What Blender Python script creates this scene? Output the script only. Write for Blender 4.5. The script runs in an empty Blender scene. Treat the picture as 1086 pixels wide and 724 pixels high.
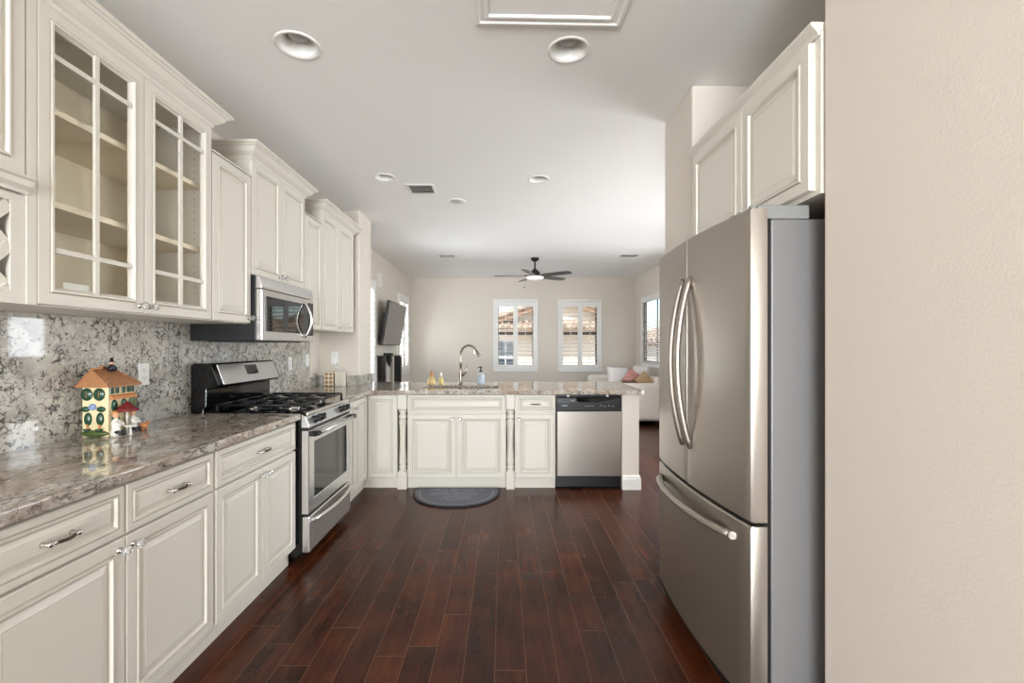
import bpy, bmesh, math, random
from mathutils import Vector, Matrix
random.seed(7)
C = bpy.context.scene
COL = C.collection
PI = math.pi

# ------------------------------------------------------------------ camera, world, lights
cam_d = bpy.data.cameras.new('camera')
cam_d.sensor_width = 36.0
cam_d.lens = 485.0 / 1086.0 * 36.0
cam_d.shift_x = 9.0 / 1086.0
cam_d.shift_y = 5.0 / 1086.0
cam_d.clip_start = 0.02
cam = bpy.data.objects.new('camera', cam_d)
COL.objects.link(cam)
cam.location = (0, 0, 1.32)
cam.rotation_euler = (PI / 2, 0, 0)
C.camera = cam

C.view_settings.view_transform = 'Standard'
C.view_settings.look = 'None'
C.view_settings.exposure = 0.14
C.view_settings.gamma = 1.0
C.view_settings.use_curve_mapping = False

SKY = 0.27
world = bpy.data.worlds.new('sky'); C.world = world
world.use_nodes = True
wn = world.node_tree.nodes; wl = world.node_tree.links
wn.clear()
wo = wn.new('ShaderNodeOutputWorld'); wb = wn.new('ShaderNodeBackground'); ws = wn.new('ShaderNodeTexSky')
ws.sky_type = 'NISHITA'; ws.sun_disc = False; ws.sun_elevation = math.radians(48); ws.sun_rotation = math.radians(200)
ws.air_density = 1.0; ws.dust_density = 1.5; ws.ozone_density = 1.2
wb.inputs['Strength'].default_value = SKY
wl.new(ws.outputs[0], wb.inputs['Color']); wl.new(wb.outputs[0], wo.inputs['Surface'])

sd = bpy.data.lights.new('sun', 'SUN'); sd.energy = 6.0; sd.angle = math.radians(0.6); sd.color = (1.0, 0.96, 0.90)
so = bpy.data.objects.new('sun', sd); COL.objects.link(so)
so.rotation_euler = Vector((0.35, 0.62, -0.80)).to_track_quat('-Z', 'Y').to_euler()

def area(name, loc, direction, sx, sy, power, color=(1, 1, 1)):
    d = bpy.data.lights.new(name, 'AREA'); d.shape = 'RECTANGLE'; d.size = sx; d.size_y = sy
    d.energy = power; d.color = color
    o = bpy.data.objects.new(name, d); COL.objects.link(o)
    o.location = loc
    o.rotation_euler = Vector(direction).to_track_quat('-Z', 'Y').to_euler()
    return o
# window daylight; the rear and patio lamps are added fill for invented windows
DAY = (0.875, 0.94, 1.0)
area('added_fill_rear', (-0.45, -4.90, 1.30), (0, 1, 0.6), 2.5, 2.1, 520, DAY)
area('added_fill_patio', (3.10, 4.35, 1.25), (-1, 0.1, -0.3), 2.1, 2.1, 105, DAY)
area('daylight_west_near', (-2.45, 6.25, 1.54), (1, 0, 0.5), 1.1, 1.5, 150, DAY)
area('daylight_west_far', (-2.60, 8.50, 1.54), (1, -0.3, 1.0), 1.0, 1.5, 70, DAY)
area('daylight_east', (3.05, 6.37, 1.70), (-1, 0, 0), 0.9, 1.3, 38, DAY)

# ------------------------------------------------------------------ materials
def srgb(r, g, b):
    f = lambda c: (c / 255 / 12.92) if c / 255 <= 0.04045 else ((c / 255 + 0.055) / 1.055) ** 2.4
    return (f(r), f(g), f(b), 1.0)

def base_mat(name):
    m = bpy.data.materials.new(name); m.use_nodes = True
    nt = m.node_tree
    return m, nt, nt.nodes['Principled BSDF']

def mat(name, col, rough=0.5, metal=0.0, bump=0.0, bscale=100.0, spec=0.5, emit=None, coat=0.0, trans=0.0, var=0.0, vscale=6.0):
    m, nt, p = base_mat(name)
    p.inputs['Base Color'].default_value = col
    p.inputs['Roughness'].default_value = rough
    p.inputs['Metallic'].default_value = metal
    p.inputs['Specular IOR Level'].default_value = spec
    p.inputs['Coat Weight'].default_value = coat
    p.inputs['Transmission Weight'].default_value = trans
    if emit:
        p.inputs['Emission Color'].default_value = emit[0]; p.inputs['Emission Strength'].default_value = emit[1]
    N, L = nt.nodes, nt.links
    if bump or var:
        geo = N.new('ShaderNodeNewGeometry')
    if bump:
        n = N.new('ShaderNodeTexNoise'); n.inputs['Scale'].default_value = bscale; n.inputs['Detail'].default_value = 3
        b = N.new('ShaderNodeBump'); b.inputs['Strength'].default_value = bump; b.inputs['Distance'].default_value = 0.002
        L.new(geo.outputs['Position'], n.inputs['Vector']); L.new(n.outputs[0], b.inputs['Height']); L.new(b.outputs[0], p.inputs['Normal'])
    if var:
        n = N.new('ShaderNodeTexNoise'); n.inputs['Scale'].default_value = vscale; n.inputs['Detail'].default_value = 4
        L.new(geo.outputs['Position'], n.inputs['Vector'])
        mx = N.new('ShaderNodeMixRGB'); mx.inputs[1].default_value = [c * (1 - var) for c in col[:3]] + [1]
        mx.inputs[2].default_value = [min(1, c * (1 + var)) for c in col[:3]] + [1]
        L.new(n.outputs[0], mx.inputs[0]); L.new(mx.outputs[0], p.inputs['Base Color'])
    return m

def steel(name, col, rough, axis, strength=0.12):
    """brushed stainless: fine streaks across one axis"""
    m, nt, p = base_mat(name); N, L = nt.nodes, nt.links
    p.inputs['Metallic'].default_value = 0.86
    p.inputs['Roughness'].default_value = rough
    geo = N.new('ShaderNodeNewGeometry'); mp = N.new('ShaderNodeMapping')
    s = [260, 260, 260]; s[axis] = 3.0
    mp.inputs['Scale'].default_value = s
    n = N.new('ShaderNodeTexNoise'); n.inputs['Scale'].default_value = 1.0; n.inputs['Detail'].default_value = 2
    L.new(geo.outputs['Position'], mp.inputs['Vector']); L.new(mp.outputs[0], n.inputs['Vector'])
    r = N.new('ShaderNodeMapRange'); r.inputs['To Min'].default_value = rough * 0.94; r.inputs['To Max'].default_value = rough * 1.06
    L.new(n.outputs[0], r.inputs['Value']); L.new(r.outputs[0], p.inputs['Roughness'])
    mx = N.new('ShaderNodeMixRGB'); mx.inputs[1].default_value = [c * 0.975 for c in col[:3]] + [1]; mx.inputs[2].default_value = col
    L.new(n.outputs[0], mx.inputs[0]); L.new(mx.outputs[0], p.inputs['Base Color'])
    if strength < 0.03: return m
    b = N.new('ShaderNodeBump'); b.inputs['Strength'].default_value = strength; b.inputs['Distance'].default_value = 0.0004
    L.new(n.outputs[0], b.inputs['Height']); L.new(b.outputs[0], p.inputs['Normal'])
    return m

def ramp(N, stops):
    r = N.new('ShaderNodeValToRGB'); e = r.color_ramp.elements
    e[0].position, e[0].color = stops[0]; e[1].position, e[1].color = stops[-1]
    for pos, c in stops[1:-1]:
        x = e.new(pos); x.color = c
    return r

def granite(name, light, mid, warm, warm_amt, rough=0.06, stretch=(1, 1, 1), dark_amt=1.0):
    m, nt, p = base_mat(name); N, L = nt.nodes, nt.links
    geo = N.new('ShaderNodeNewGeometry'); mp = N.new('ShaderNodeMapping'); mp.inputs['Scale'].default_value = stretch
    L.new(geo.outputs['Position'], mp.inputs['Vector'])
    def noise(sc, det=5, rough_=0.6, dist=0.0):
        n = N.new('ShaderNodeTexNoise'); n.inputs['Scale'].default_value = sc; n.inputs['Detail'].default_value = det
        n.inputs['Roughness'].default_value = rough_; n.inputs['Distortion'].default_value = dist
        L.new(mp.outputs[0], n.inputs['Vector']); return n
    def mix(fac, a, b):
        x = N.new('ShaderNodeMixRGB')
        for i, v in ((0, fac), (1, a), (2, b)):
            if hasattr(v, 'is_output'): L.new(v, x.inputs[i])
            else: x.inputs[i].default_value = v
        return x.outputs[0]
    n1 = noise(9, 6, 0.62, 0.4)
    r1 = ramp(N, [(0.36, (0, 0, 0, 1)), (0.62, (1, 1, 1, 1))]); L.new(n1.outputs[0], r1.inputs[0])
    c = mix(r1.outputs[0], mid, light)
    n2 = noise(3.2, 4, 0.55, 0.8)
    r2 = ramp(N, [(0.40, (0, 0, 0, 1)), (0.62, (warm_amt,) * 3 + (1,))]); L.new(n2.outputs[0], r2.inputs[0])
    c = mix(r2.outputs[0], c, warm)
    # dark mineral clusters: thin broken veins where a warped noise crosses its middle
    wv = noise(7, 3, 0.6); wadd = N.new('ShaderNodeVectorMath'); wadd.operation = 'MULTIPLY_ADD'
    L.new(wv.outputs[1], wadd.inputs[0]); wadd.inputs[1].default_value = (0.14, 0.14, 0.14); L.new(mp.outputs[0], wadd.inputs[2])
    vo = N.new('ShaderNodeTexVoronoi'); vo.feature = 'DISTANCE_TO_EDGE'; vo.inputs['Scale'].default_value = 25; L.new(wadd.outputs[0], vo.inputs['Vector'])
    rv = ramp(N, [(0.03, (0.85 * dark_amt,) * 3 + (1,)), (0.13, (0, 0, 0, 1))]); L.new(vo.outputs['Distance'], rv.inputs[0])
    nb = noise(10, 6, 0.75, 0.3)
    rb = ramp(N, [(0.49, (0, 0, 0, 1)), (0.56, (1, 1, 1, 1))]); L.new(nb.outputs[0], rb.inputs[0])
    mv = N.new('ShaderNodeMath'); mv.operation = 'MULTIPLY'; L.new(rv.outputs[0], mv.inputs[0]); L.new(rb.outputs[0], mv.inputs[1])
    c = mix(mv.outputs[0], c, srgb(50, 47, 47))
    n3 = noise(14, 5, 0.7, 0.4)
    r3 = ramp(N, [(0.475, (0, 0, 0, 1)), (0.492, (.7, .7, .7, 1)), (0.508, (.7, .7, .7, 1)), (0.525, (0, 0, 0, 1))]); L.new(n3.outputs[0], r3.inputs[0])
    n4 = noise(4.5, 4, 0.6, 0.5)
    r4 = ramp(N, [(0.48, (0, 0, 0, 1)), (0.58, (0.9 * dark_amt,) * 3 + (1,))]); L.new(n4.outputs[0], r4.inputs[0])
    mul = N.new('ShaderNodeMath'); mul.operation = 'MULTIPLY'; L.new(r3.outputs[0], mul.inputs[0]); L.new(r4.outputs[0], mul.inputs[1])
    c = mix(mul.outputs[0], c, srgb(38, 34, 34))
    n5 = noise(48, 3, 0.6)
    r5 = ramp(N, [(0.58, (0, 0, 0, 1)), (0.66, (0.85 * dark_amt,) * 3 + (1,))]); L.new(n5.outputs[0], r5.inputs[0])
    c = mix(r5.outputs[0], c, srgb(70, 62, 60))
    n6 = noise(60, 3, 0.6)
    r6 = ramp(N, [(0.60, (0, 0, 0, 1)), (0.68, (0.8, 0.8, 0.8, 1))]); L.new(n6.outputs[0], r6.inputs[0])
    c = mix(r6.outputs[0], c, srgb(222, 219, 214))
    L.new(c, p.inputs['Base Color'])
    p.inputs['Roughness'].default_value = rough
    return m

def wood_floor(name):
    m, nt, p = base_mat(name); N, L = nt.nodes, nt.links
    geo = N.new('ShaderNodeNewGeometry'); sep = N.new('ShaderNodeSeparateXYZ'); L.new(geo.outputs['Position'], sep.inputs[0])
    def math_(op, a, b=None, c=None):
        x = N.new('ShaderNodeMath'); x.operation = op
        for i, v in enumerate((a, b, c)):
            if v is None: continue
            if hasattr(v, 'is_output'): L.new(v, x.inputs[i])
            else: x.inputs[i].default_value = v
        return x.outputs[0]
    W, LEN = 0.128, 0.95
    u = math_('DIVIDE', math_('ADD', sep.outputs[0], 10.02), W)
    row = math_('FLOOR', u); fu = math_('FRACT', u)
    wn1 = N.new('ShaderNodeTexWhiteNoise'); wn1.noise_dimensions = '1D'; L.new(row, wn1.inputs['W'])
    off = math_('MULTIPLY', wn1.outputs[0], 7.31)
    v = math_('ADD', math_('DIVIDE', math_('ADD', sep.outputs[1], 20.0), LEN), off)
    colm = math_('FLOOR', v); fv = math_('FRACT', v)
    cmb = N.new('ShaderNodeCombineXYZ'); L.new(row, cmb.inputs[0]); L.new(colm, cmb.inputs[1])
    wn2 = N.new('ShaderNodeTexWhiteNoise'); wn2.noise_dimensions = '2D'; L.new(cmb.outputs[0], wn2.inputs['Vector'])
    plank = wn2.outputs[0]
    # grain, shifted per plank
    sh = N.new('ShaderNodeCombineXYZ'); L.new(math_('MULTIPLY', plank, 37.0), sh.inputs[0]); L.new(math_('MULTIPLY', plank, 11.0), sh.inputs[1])
    addv = N.new('ShaderNodeVectorMath'); addv.operation = 'ADD'; L.new(geo.outputs['Position'], addv.inputs[0]); L.new(sh.outputs[0], addv.inputs[1])
    mp = N.new('ShaderNodeMapping'); mp.inputs['Scale'].default_value = (30, 2.2, 1); L.new(addv.outputs[0], mp.inputs['Vector'])
    g = N.new('ShaderNodeTexNoise'); g.inputs['Scale'].default_value = 1.0; g.inputs['Detail'].default_value = 6; g.inputs['Roughness'].default_value = 0.65; g.inputs['Distortion'].default_value = 0.6
    L.new(mp.outputs[0], g.inputs['Vector'])
    mp2 = N.new('ShaderNodeMapping'); mp2.inputs['Scale'].default_value = (3.5, 2.6, 1); L.new(addv.outputs[0], mp2.inputs['Vector'])
    blot = N.new('ShaderNodeTexNoise'); blot.inputs['Scale'].default_value = 1.6; blot.inputs['Detail'].default_value = 4
    L.new(mp2.outputs[0], blot.inputs['Vector'])
    tone = math_('ADD', math_('ADD', 0.07, math_('MULTIPLY', plank, 0.11)), math_('ADD', math_('MULTIPLY', g.outputs[0], 0.42), math_('MULTIPLY', blot.outputs[0], 0.42)))
    r = ramp(N, [(0.32, srgb(28, 12, 6)), (0.50, srgb(58, 27, 13)), (0.66, srgb(84, 41, 20)), (0.88, srgb(114, 60, 30))])
    L.new(tone, r.inputs[0])
    # joints between the boards; lighter colour paints the glint on their bevels
    eu = math_('MINIMUM', fu, math_('SUBTRACT', 1.0, fu)); ev = math_('MINIMUM', fv, math_('SUBTRACT', 1.0, fv))
    ju = math_('MULTIPLY', eu, W); jv = math_('MULTIPLY', ev, LEN)
    jd = math_('MINIMUM', ju, jv)
    jm = N.new('ShaderNodeMapRange'); jm.inputs['From Min'].default_value = 0.0006; jm.inputs['From Max'].default_value = 0.0022
    jm.inputs['To Min'].default_value = 1.0; jm.inputs['To Max'].default_value = 0.0
    L.new(jd, jm.inputs['Value'])
    mx = N.new('ShaderNodeMixRGB'); L.new(math_('MULTIPLY', jm.outputs[0], 0.75), mx.inputs[0]); L.new(r.outputs[0], mx.inputs[1]); mx.inputs[2].default_value = srgb(118, 82, 62)
    L.new(mx.outputs[0], p.inputs['Base Color'])
    # hand scraped ripple
    mp3 = N.new('ShaderNodeMapping'); mp3.inputs['Scale'].default_value = (9, 20, 1); L.new(addv.outputs[0], mp3.inputs['Vector'])
    rip = N.new('ShaderNodeTexNoise'); rip.inputs['Scale'].default_value = 1.0; rip.inputs['Detail'].default_value = 2; L.new(mp3.outputs[0], rip.inputs['Vector'])
    mp4 = N.new('ShaderNodeMapping'); mp4.inputs['Scale'].default_value = (95, 2.2, 1); L.new(addv.outputs[0], mp4.inputs['Vector'])
    rip2 = N.new('ShaderNodeTexNoise'); rip2.inputs['Scale'].default_value = 1.0; rip2.inputs['Detail'].default_value = 2; L.new(mp4.outputs[0], rip2.inputs['Vector'])
    h = math_('ADD', math_('MULTIPLY', rip.outputs[0], 0.10), math_('SUBTRACT', math_('MULTIPLY', rip2.outputs[0], 0.9), math_('MULTIPLY', jm.outputs[0], 1.2)))
    b = N.new('ShaderNodeBump'); b.inputs['Strength'].default_value = 0.32; b.inputs['Distance'].default_value = 0.0014
    L.new(h, b.inputs['Height']); L.new(b.outputs[0], p.inputs['Normal'])
    rr = N.new('ShaderNodeMapRange'); rr.inputs['To Min'].default_value = 0.20; rr.inputs['To Max'].default_value = 0.30; L.new(g.outputs[0], rr.inputs['Value'])
    L.new(rr.outputs[0], p.inputs['Roughness'])
    p.inputs['Specular IOR Level'].default_value = 0.20
    return m

def pane_mat(name, tint=(1, 1, 1, 1), refl=1.0):
    m = bpy.data.materials.new(name); m.use_nodes = True; nt = m.node_tree; N, L = nt.nodes, nt.links
    N.clear(); o = N.new('ShaderNodeOutputMaterial'); mx = N.new('ShaderNodeMixShader'); t = N.new('ShaderNodeBsdfTransparent'); g = N.new('ShaderNodeBsdfGlossy')
    f = N.new('ShaderNodeFresnel'); f.inputs['IOR'].default_value = 1.5
    t.inputs['Color'].default_value = tint; g.inputs['Roughness'].default_value = 0.02
    mm = N.new('ShaderNodeMath'); mm.operation = 'MULTIPLY'; L.new(f.outputs[0], mm.inputs[0])
    gb = N.new('ShaderNodeNewGeometry'); fr = N.new('ShaderNodeMath'); fr.operation = 'MULTIPLY_ADD'      # only the entry face of a pane reflects
    L.new(gb.outputs['Backfacing'], fr.inputs[0]); fr.inputs[1].default_value = -refl; fr.inputs[2].default_value = refl; L.new(fr.outputs[0], mm.inputs[1])
    L.new(mm.outputs[0], mx.inputs[0]); L.new(t.outputs[0], mx.inputs[1]); L.new(g.outputs[0], mx.inputs[2]); L.new(mx.outputs[0], o.inputs['Surface'])
    return m

def roof_mat(name):
    m, nt, p = base_mat(name); N, L = nt.nodes, nt.links
    geo = N.new('ShaderNodeNewGeometry'); n = N.new('ShaderNodeTexNoise'); n.inputs['Scale'].default_value = 5.0; n.inputs['Detail'].default_value = 3
    L.new(geo.outputs['Position'], n.inputs['Vector'])
    r = ramp(N, [(0.35, srgb(146, 128, 112)), (0.5, srgb(174, 154, 134)), (0.65, srgb(190, 172, 152))]); L.new(n.outputs[0], r.inputs[0])
    L.new(r.outputs[0], p.inputs['Base Color']); p.inputs['Roughness'].default_value = 0.85
    return m

M_WALL = mat('beige_wall_paint', srgb(221, 212, 200), 0.7, bump=0.35, bscale=130)
M_CEIL = mat('white_ceiling_paint', srgb(246, 244, 241), 0.8, bump=0.3, bscale=90)
M_TRIM = mat('white_trim_paint', srgb(238, 236, 231), 0.45)
M_CREAM = mat('cream_cabinet_paint', srgb(220, 214, 202), 0.38, bump=0.06, bscale=14)
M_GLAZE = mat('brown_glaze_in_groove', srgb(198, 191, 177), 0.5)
M_INSIDE = mat('cabinet_interior', srgb(240, 228, 204), 0.5)
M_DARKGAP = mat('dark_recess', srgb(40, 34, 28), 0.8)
M_FLOOR = wood_floor('dark_wood_planks')
M_GRAN = granite('granite_counter', srgb(206, 200, 190), srgb(164, 151, 137), srgb(158, 135, 111), 0.65, 0.05, (1.0, 0.5, 1.0), 0.8)  # extra brown stands in for cabinet reflections and shade on the counter top
M_SPLASH = granite('granite_splash', srgb(206, 203, 196), srgb(164, 161, 155), srgb(194, 181, 160), 0.35, 0.04)
M_STEEL_V = steel('brushed_steel_vertical', srgb(174, 166, 156), 0.35, 2, 0.05)
M_STEEL_H = steel('brushed_steel_horizontal', srgb(218, 216, 213), 0.25, 1, 0.025)
M_STEEL_X = steel('brushed_steel_front', srgb(172, 164, 156), 0.30, 0, 0.03)
M_CHROME = mat('polished_nickel', srgb(214, 210, 204), 0.14, 1.0)
M_NICKEL = mat('brushed_nickel', srgb(146, 136, 124), 0.28, 1.0)
M_BRONZE = mat('dark_bronze', srgb(84, 66, 50), 0.4, 0.8)
M_BLACK = mat('black_plastic', srgb(20, 20, 22), 0.35)
M_GLOSSBLACK = mat('black_enamel', srgb(10, 10, 12), 0.08)
M_BLACKGLASS = mat('black_oven_glass', srgb(10, 10, 11), 0.03, spec=0.9)
M_IRON = mat('cast_iron', srgb(22, 22, 23), 0.5, bump=0.2, bscale=300)
M_GREY = mat('grey_fridge_side', srgb(132, 130, 130), 0.42, 0.35, bump=0.25, bscale=700)
M_GREYPL = mat('grey_plastic', srgb(134, 134, 132), 0.45)
M_CRYSTAL = mat('crystal_knob', srgb(250, 250, 250), 0.02, trans=0.85)
M_WHITE = mat('white_plastic', srgb(236, 235, 232), 0.35)
M_WHITEMARK = mat('pale_marking', srgb(150, 150, 152), 0.5)
M_PANE = pane_mat('window_glass', (1, 1, 1, 1), 0.25)
M_CABPANE = pane_mat('cabinet_glass', (1.0, 1.0, 0.99, 1), 0.6)
M_SHELFGLASS = pane_mat('shelf_glass', (0.55, 0.6, 0.6, 1), 1.0)
M_RUBBER = mat('grey_rubber_mat', srgb(92, 94, 102), 0.6, bump=0.3, bscale=400)
M_RUBBEREDGE = mat('black_rubber_edge', srgb(18, 18, 20), 0.6)
M_MATTEXT = mat('mat_lettering', srgb(158, 160, 166), 0.6)
M_SOFA = mat('beige_upholstery', srgb(242, 235, 226), 0.9, bump=0.6, bscale=60, var=0.06, vscale=40)
M_PILLOW = mat('white_pillow_fabric', srgb(238, 234, 228), 0.9, bump=0.3, bscale=200)
M_PINK = mat('pink_pattern_fabric', srgb(206, 150, 140), 0.9, var=0.35, vscale=22)
M_TAN = mat('tan_fabric', srgb(186, 156, 122), 0.9, var=0.2, vscale=30)
M_BROWNF = mat('brown_fabric', srgb(128, 100, 84), 0.9, var=0.2, vscale=30)
M_SCREEN = mat('dark_tv_screen', srgb(92, 88, 82), 0.25, spec=0.6)
M_STUCCO = mat('sunlit_stucco', srgb(236, 226, 208), 0.9, bump=0.3, bscale=40)
M_ROOF = roof_mat('clay_roof_tile')
M_FASCIA = mat('brown_fascia', srgb(150, 118, 92), 0.8)
M_GROUND = mat('gravel_ground', srgb(176, 160, 140), 0.95, var=0.15, vscale=4)
M_WINFRAME = mat('backlit_window_frame', srgb(96, 82, 68), 0.5)  # likely white frames, darkened in colour to show as backlit silhouettes
M_DUCT = mat('grey_duct', srgb(120, 116, 112), 0.8)
M_FROST = mat('frosted_lens', srgb(184, 182, 179), 0.4)
M_FANLENS = mat('opal_glass', srgb(240, 238, 234), 0.25, emit=((1, 0.97, 0.92, 1), 0.25))

# ------------------------------------------------------------------ mesh helpers
class MB:
    def __init__(s): s.v = []; s.f = []; s.m = []; s.s = []; s.T = None
    def add(s, vs, fs, m=0, smooth=False):
        o = len(s.v)
        for p in vs:
            p = Vector(p); s.v.append(s.T @ p if s.T else p)
        for f in fs:
            s.f.append([i + o for i in f]); s.m.append(m); s.s.append(smooth)
    def box(s, x0, x1, y0, y1, z0, z1, m=0):
        vs = [(x, y, z) for z in (z0, z1) for y in (y0, y1) for x in (x0, x1)]
        s.add(vs, [(0, 2, 3, 1), (4, 5, 7, 6), (0, 1, 5, 4), (2, 6, 7, 3), (0, 4, 6, 2), (1, 3, 7, 5)], m)
    def loft(s, rings, m=0, caps=True, closed=True, smooth=False, ms=None):
        n = len(rings[0]); vs = [p for r in rings for p in r]; o = len(s.v)
        for p in vs:
            p = Vector(p); s.v.append(s.T @ p if s.T else p)
        for k in range(len(rings) - 1):
            for i in range(n if closed else n - 1):
                j = (i + 1) % n
                s.f.append([o + k * n + i, o + k * n + j, o + (k + 1) * n + j, o + (k + 1) * n + i])
                s.m.append(ms[k] if ms else m); s.s.append(smooth)
        if caps:
            s.f.append([o + i for i in reversed(range(n))]); s.m.append(ms[0] if ms else m); s.s.append(False)
            s.f.append([o + (len(rings) - 1) * n + i for i in range(n)]); s.m.append(ms[-1] if ms else m); s.s.append(False)
    def lathe(s, prof, c=(0, 0, 0), axis=(0, 0, 1), seg=24, m=0, smooth=True, ms=None, caps=True):
        q = Vector((0, 0, 1)).rotation_difference(Vector(axis)); c = Vector(c)
        rings = [[c + q @ Vector((r * math.cos(2 * PI * i / seg), r * math.sin(2 * PI * i / seg), z)) for i in range(seg)] for r, z in prof]
        s.loft(rings, m, caps, True, smooth, ms)
    def cyl(s, a, b, r, seg=16, m=0, r2=None):
        a, b = Vector(a), Vector(b); d = b - a
        s.lathe([(r, 0), (r if r2 is None else r2, d.length)], a, d.normalized(), seg, m)
    def tube(s, pts, r, seg=12, m=0, flat=(1, 1), up=None):
        pts = [Vector(p) for p in pts]; rings = []
        rr = r if isinstance(r, (list, tuple)) else [r] * len(pts)
        prev = None
        for i, p in enumerate(pts):
            t = (pts[min(i + 1, len(pts) - 1)] - pts[max(i - 1, 0)]).normalized()
            if prev is None:
                u = Vector(up) if up else (Vector((0, 0, 1)) if abs(t.z) < 0.9 else Vector((1, 0, 0)))
            else: u = prev
            u = (u - t * u.dot(t)).normalized(); w = t.cross(u); prev = u
            rings.append([p + (u * math.cos(2 * PI * k / seg) * flat[0] + w * math.sin(2 * PI * k / seg) * flat[1]) * rr[i] for k in range(seg)])
        s.loft(rings, m, True, True, True)
    def ball(s, c, rx, ry=None, rz=None, seg=16, rows=10, m=0):
        ry = rx if ry is None else ry; rz = rx if rz is None else rz
        rings = []
        for k in range(rows + 1):
            a = -PI / 2 + PI * k / rows
            ca = max(math.cos(a), 0.02)
            rings.append([(c[0] + rx * ca * math.cos(2 * PI * i / seg), c[1] + ry * ca * math.sin(2 * PI * i / seg), c[2] + rz * math.sin(a)) for i in range(seg)])
        s.loft(rings, m, True, True, True)
    def prism(s, poly, z0, z1, m=0, plane='xy'):
        f = {'xy': lambda a, b, c: (a, b, c), 'xz': lambda a, b, c: (a, c, b), 'yz': lambda a, b, c: (c, a, b)}[plane]
        s.loft([[f(a, b, z0) for a, b in poly], [f(a, b, z1) for a, b in poly]], m)
    def sweep(s, path, prof, m=0, ms=None):
        """path: list of xy; prof: list of (out, z); outward is to the right of travel"""
        n = len(path); P = [Vector(p) for p in path]; offs = []
        nr = []
        for i in range(n - 1):
            d = (P[i + 1] - P[i]).normalized(); nr.append(Vector((d.y, -d.x)))
        for i in range(n):
            a = nr[max(i - 1, 0)]; b = nr[min(i, n - 2)]
            k = (a + b).normalized(); offs.append(k / max(k.dot(a), 0.2))
        rings = [[(P[i].x + offs[i].x * o, P[i].y + offs[i].y * o, z) for o, z in prof] for i in range(n)]
        s.loft(rings, m, True, True)
    def panel(s, x0, x1, z0, z1, y, thick, prof, m=0, mg=1):
        """raised-panel slab facing -y. prof: (inset, height, glaze?)"""
        rings = [[(x0, y + thick, z0), (x1, y + thick, z0), (x1, y + thick, z1), (x0, y + thick, z1)]]
        ms = []
        for i, h, g in prof:
            yy = y - h
            rings.append([(x0 + i, yy, z0 + i), (x1 - i, yy, z0 + i), (x1 - i, yy, z1 - i), (x0 + i, yy, z1 - i)])
            ms.append(mg if g else m)
        ms.append(m)
        s.loft(rings, m, True, True, False, ms)
    def frame(s, x0, x1, z0, z1, y, thick, prof, m=0, mg=1):
        """open frame facing -y; last prof entry is the opening"""
        rings = []; ms = []
        i_last = prof[-1][0]
        rings.append([(x0 + i_last, y + thick, z0 + i_last), (x1 - i_last, y + thick, z0 + i_last), (x1 - i_last, y + thick, z1 - i_last), (x0 + i_last, y + thick, z1 - i_last)])
        rings.append([(x0, y + thick, z0), (x1, y + thick, z0), (x1, y + thick, z1), (x0, y + thick, z1)]); ms.append(m)
        for i, h, g in prof:
            yy = y - h
            rings.append([(x0 + i, yy, z0 + i), (x1 - i, yy, z0 + i), (x1 - i, yy, z1 - i), (x0 + i, yy, z1 - i)]); ms.append(mg if g else m)
        rings.append(rings[0]); ms.append(m)
        s.loft(rings, m, False, True, False, ms)
    def build(s, name, mats, parent=None, bevel=0.0, seg=2, recalc=True, loc=None):
        me = bpy.data.meshes.new(name)
        me.from_pydata([tuple(v) for v in s.v], [], s.f)
        if not isinstance(mats, (list, tuple)): mats = [mats]
        for x in mats: me.materials.append(x)
        for p, mi, sm in zip(me.polygons, s.m, s.s): p.material_index = mi; p.use_smooth = sm
        if recalc:
            b = bmesh.new(); b.from_mesh(me); bmesh.ops.recalc_face_normals(b, faces=b.faces); b.to_mesh(me); b.free()
        me.update()
        o = bpy.data.objects.new(name, me); COL.objects.link(o)
        if parent: o.parent = parent
        if loc: o.location = loc
        if bevel:
            md = o.modifiers.new('bevel', 'BEVEL'); md.width = bevel; md.segments = seg; md.limit_method = 'ANGLE'; md.angle_limit = math.radians(40)
            md.harden_normals = False
        return o

def tag(o, label, cat, group=None):
    o['label'] = label; o['category'] = cat
    if group: o['group'] = group
    return o
def thing(name, label, cat, loc=(0, 0, 0), rotz=0.0, group=None):
    o = bpy.data.objects.new(name, None); COL.objects.link(o); o.empty_display_size = 0.1
    o.location = loc; o.rotation_euler = (0, 0, rotz)
    return tag(o, label, cat, group)
def struct(o): o['kind'] = 'structure'; return o
def dup(root, loc=None, rotz=None, label=None):
    r = root.copy(); COL.objects.link(r)
    if loc is not None: r.location = loc
    if rotz is not None: r.rotation_euler = (0, 0, rotz)
    if label: r['label'] = label
    def rec(a, b):
        for ch in [x for x in bpy.data.objects if x.parent == a]:
            c = ch.copy(); COL.objects.link(c); c.parent = b; rec(ch, c)
    rec(root, r)
    return r
def text_mesh(name, body, size, material, parent, loc, rot, extrude=0.0003, align='CENTER', shear=0.0):
    cu = bpy.data.curves.new(name, 'FONT'); cu.body = body; cu.size = size; cu.extrude = extrude; cu.align_x = align; cu.shear = shear
    t = bpy.data.objects.new(name + '_tmp', cu); COL.objects.link(t)
    dg = bpy.context.evaluated_depsgraph_get(); me = bpy.data.meshes.new_from_object(t.evaluated_get(dg))
    bpy.data.objects.remove(t)
    me.name = name; me.materials.clear(); me.materials.append(material)
    o = bpy.data.objects.new(name, me); COL.objects.link(o); o.parent = parent; o.location = loc; o.rotation_euler = rot
    return o
def arc(c, r, a0, a1, n): return [(c[0] + r * math.cos(a0 + (a1 - a0) * i / n), c[1] + r * math.sin(a0 + (a1 - a0) * i / n)) for i in range(n + 1)]

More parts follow.
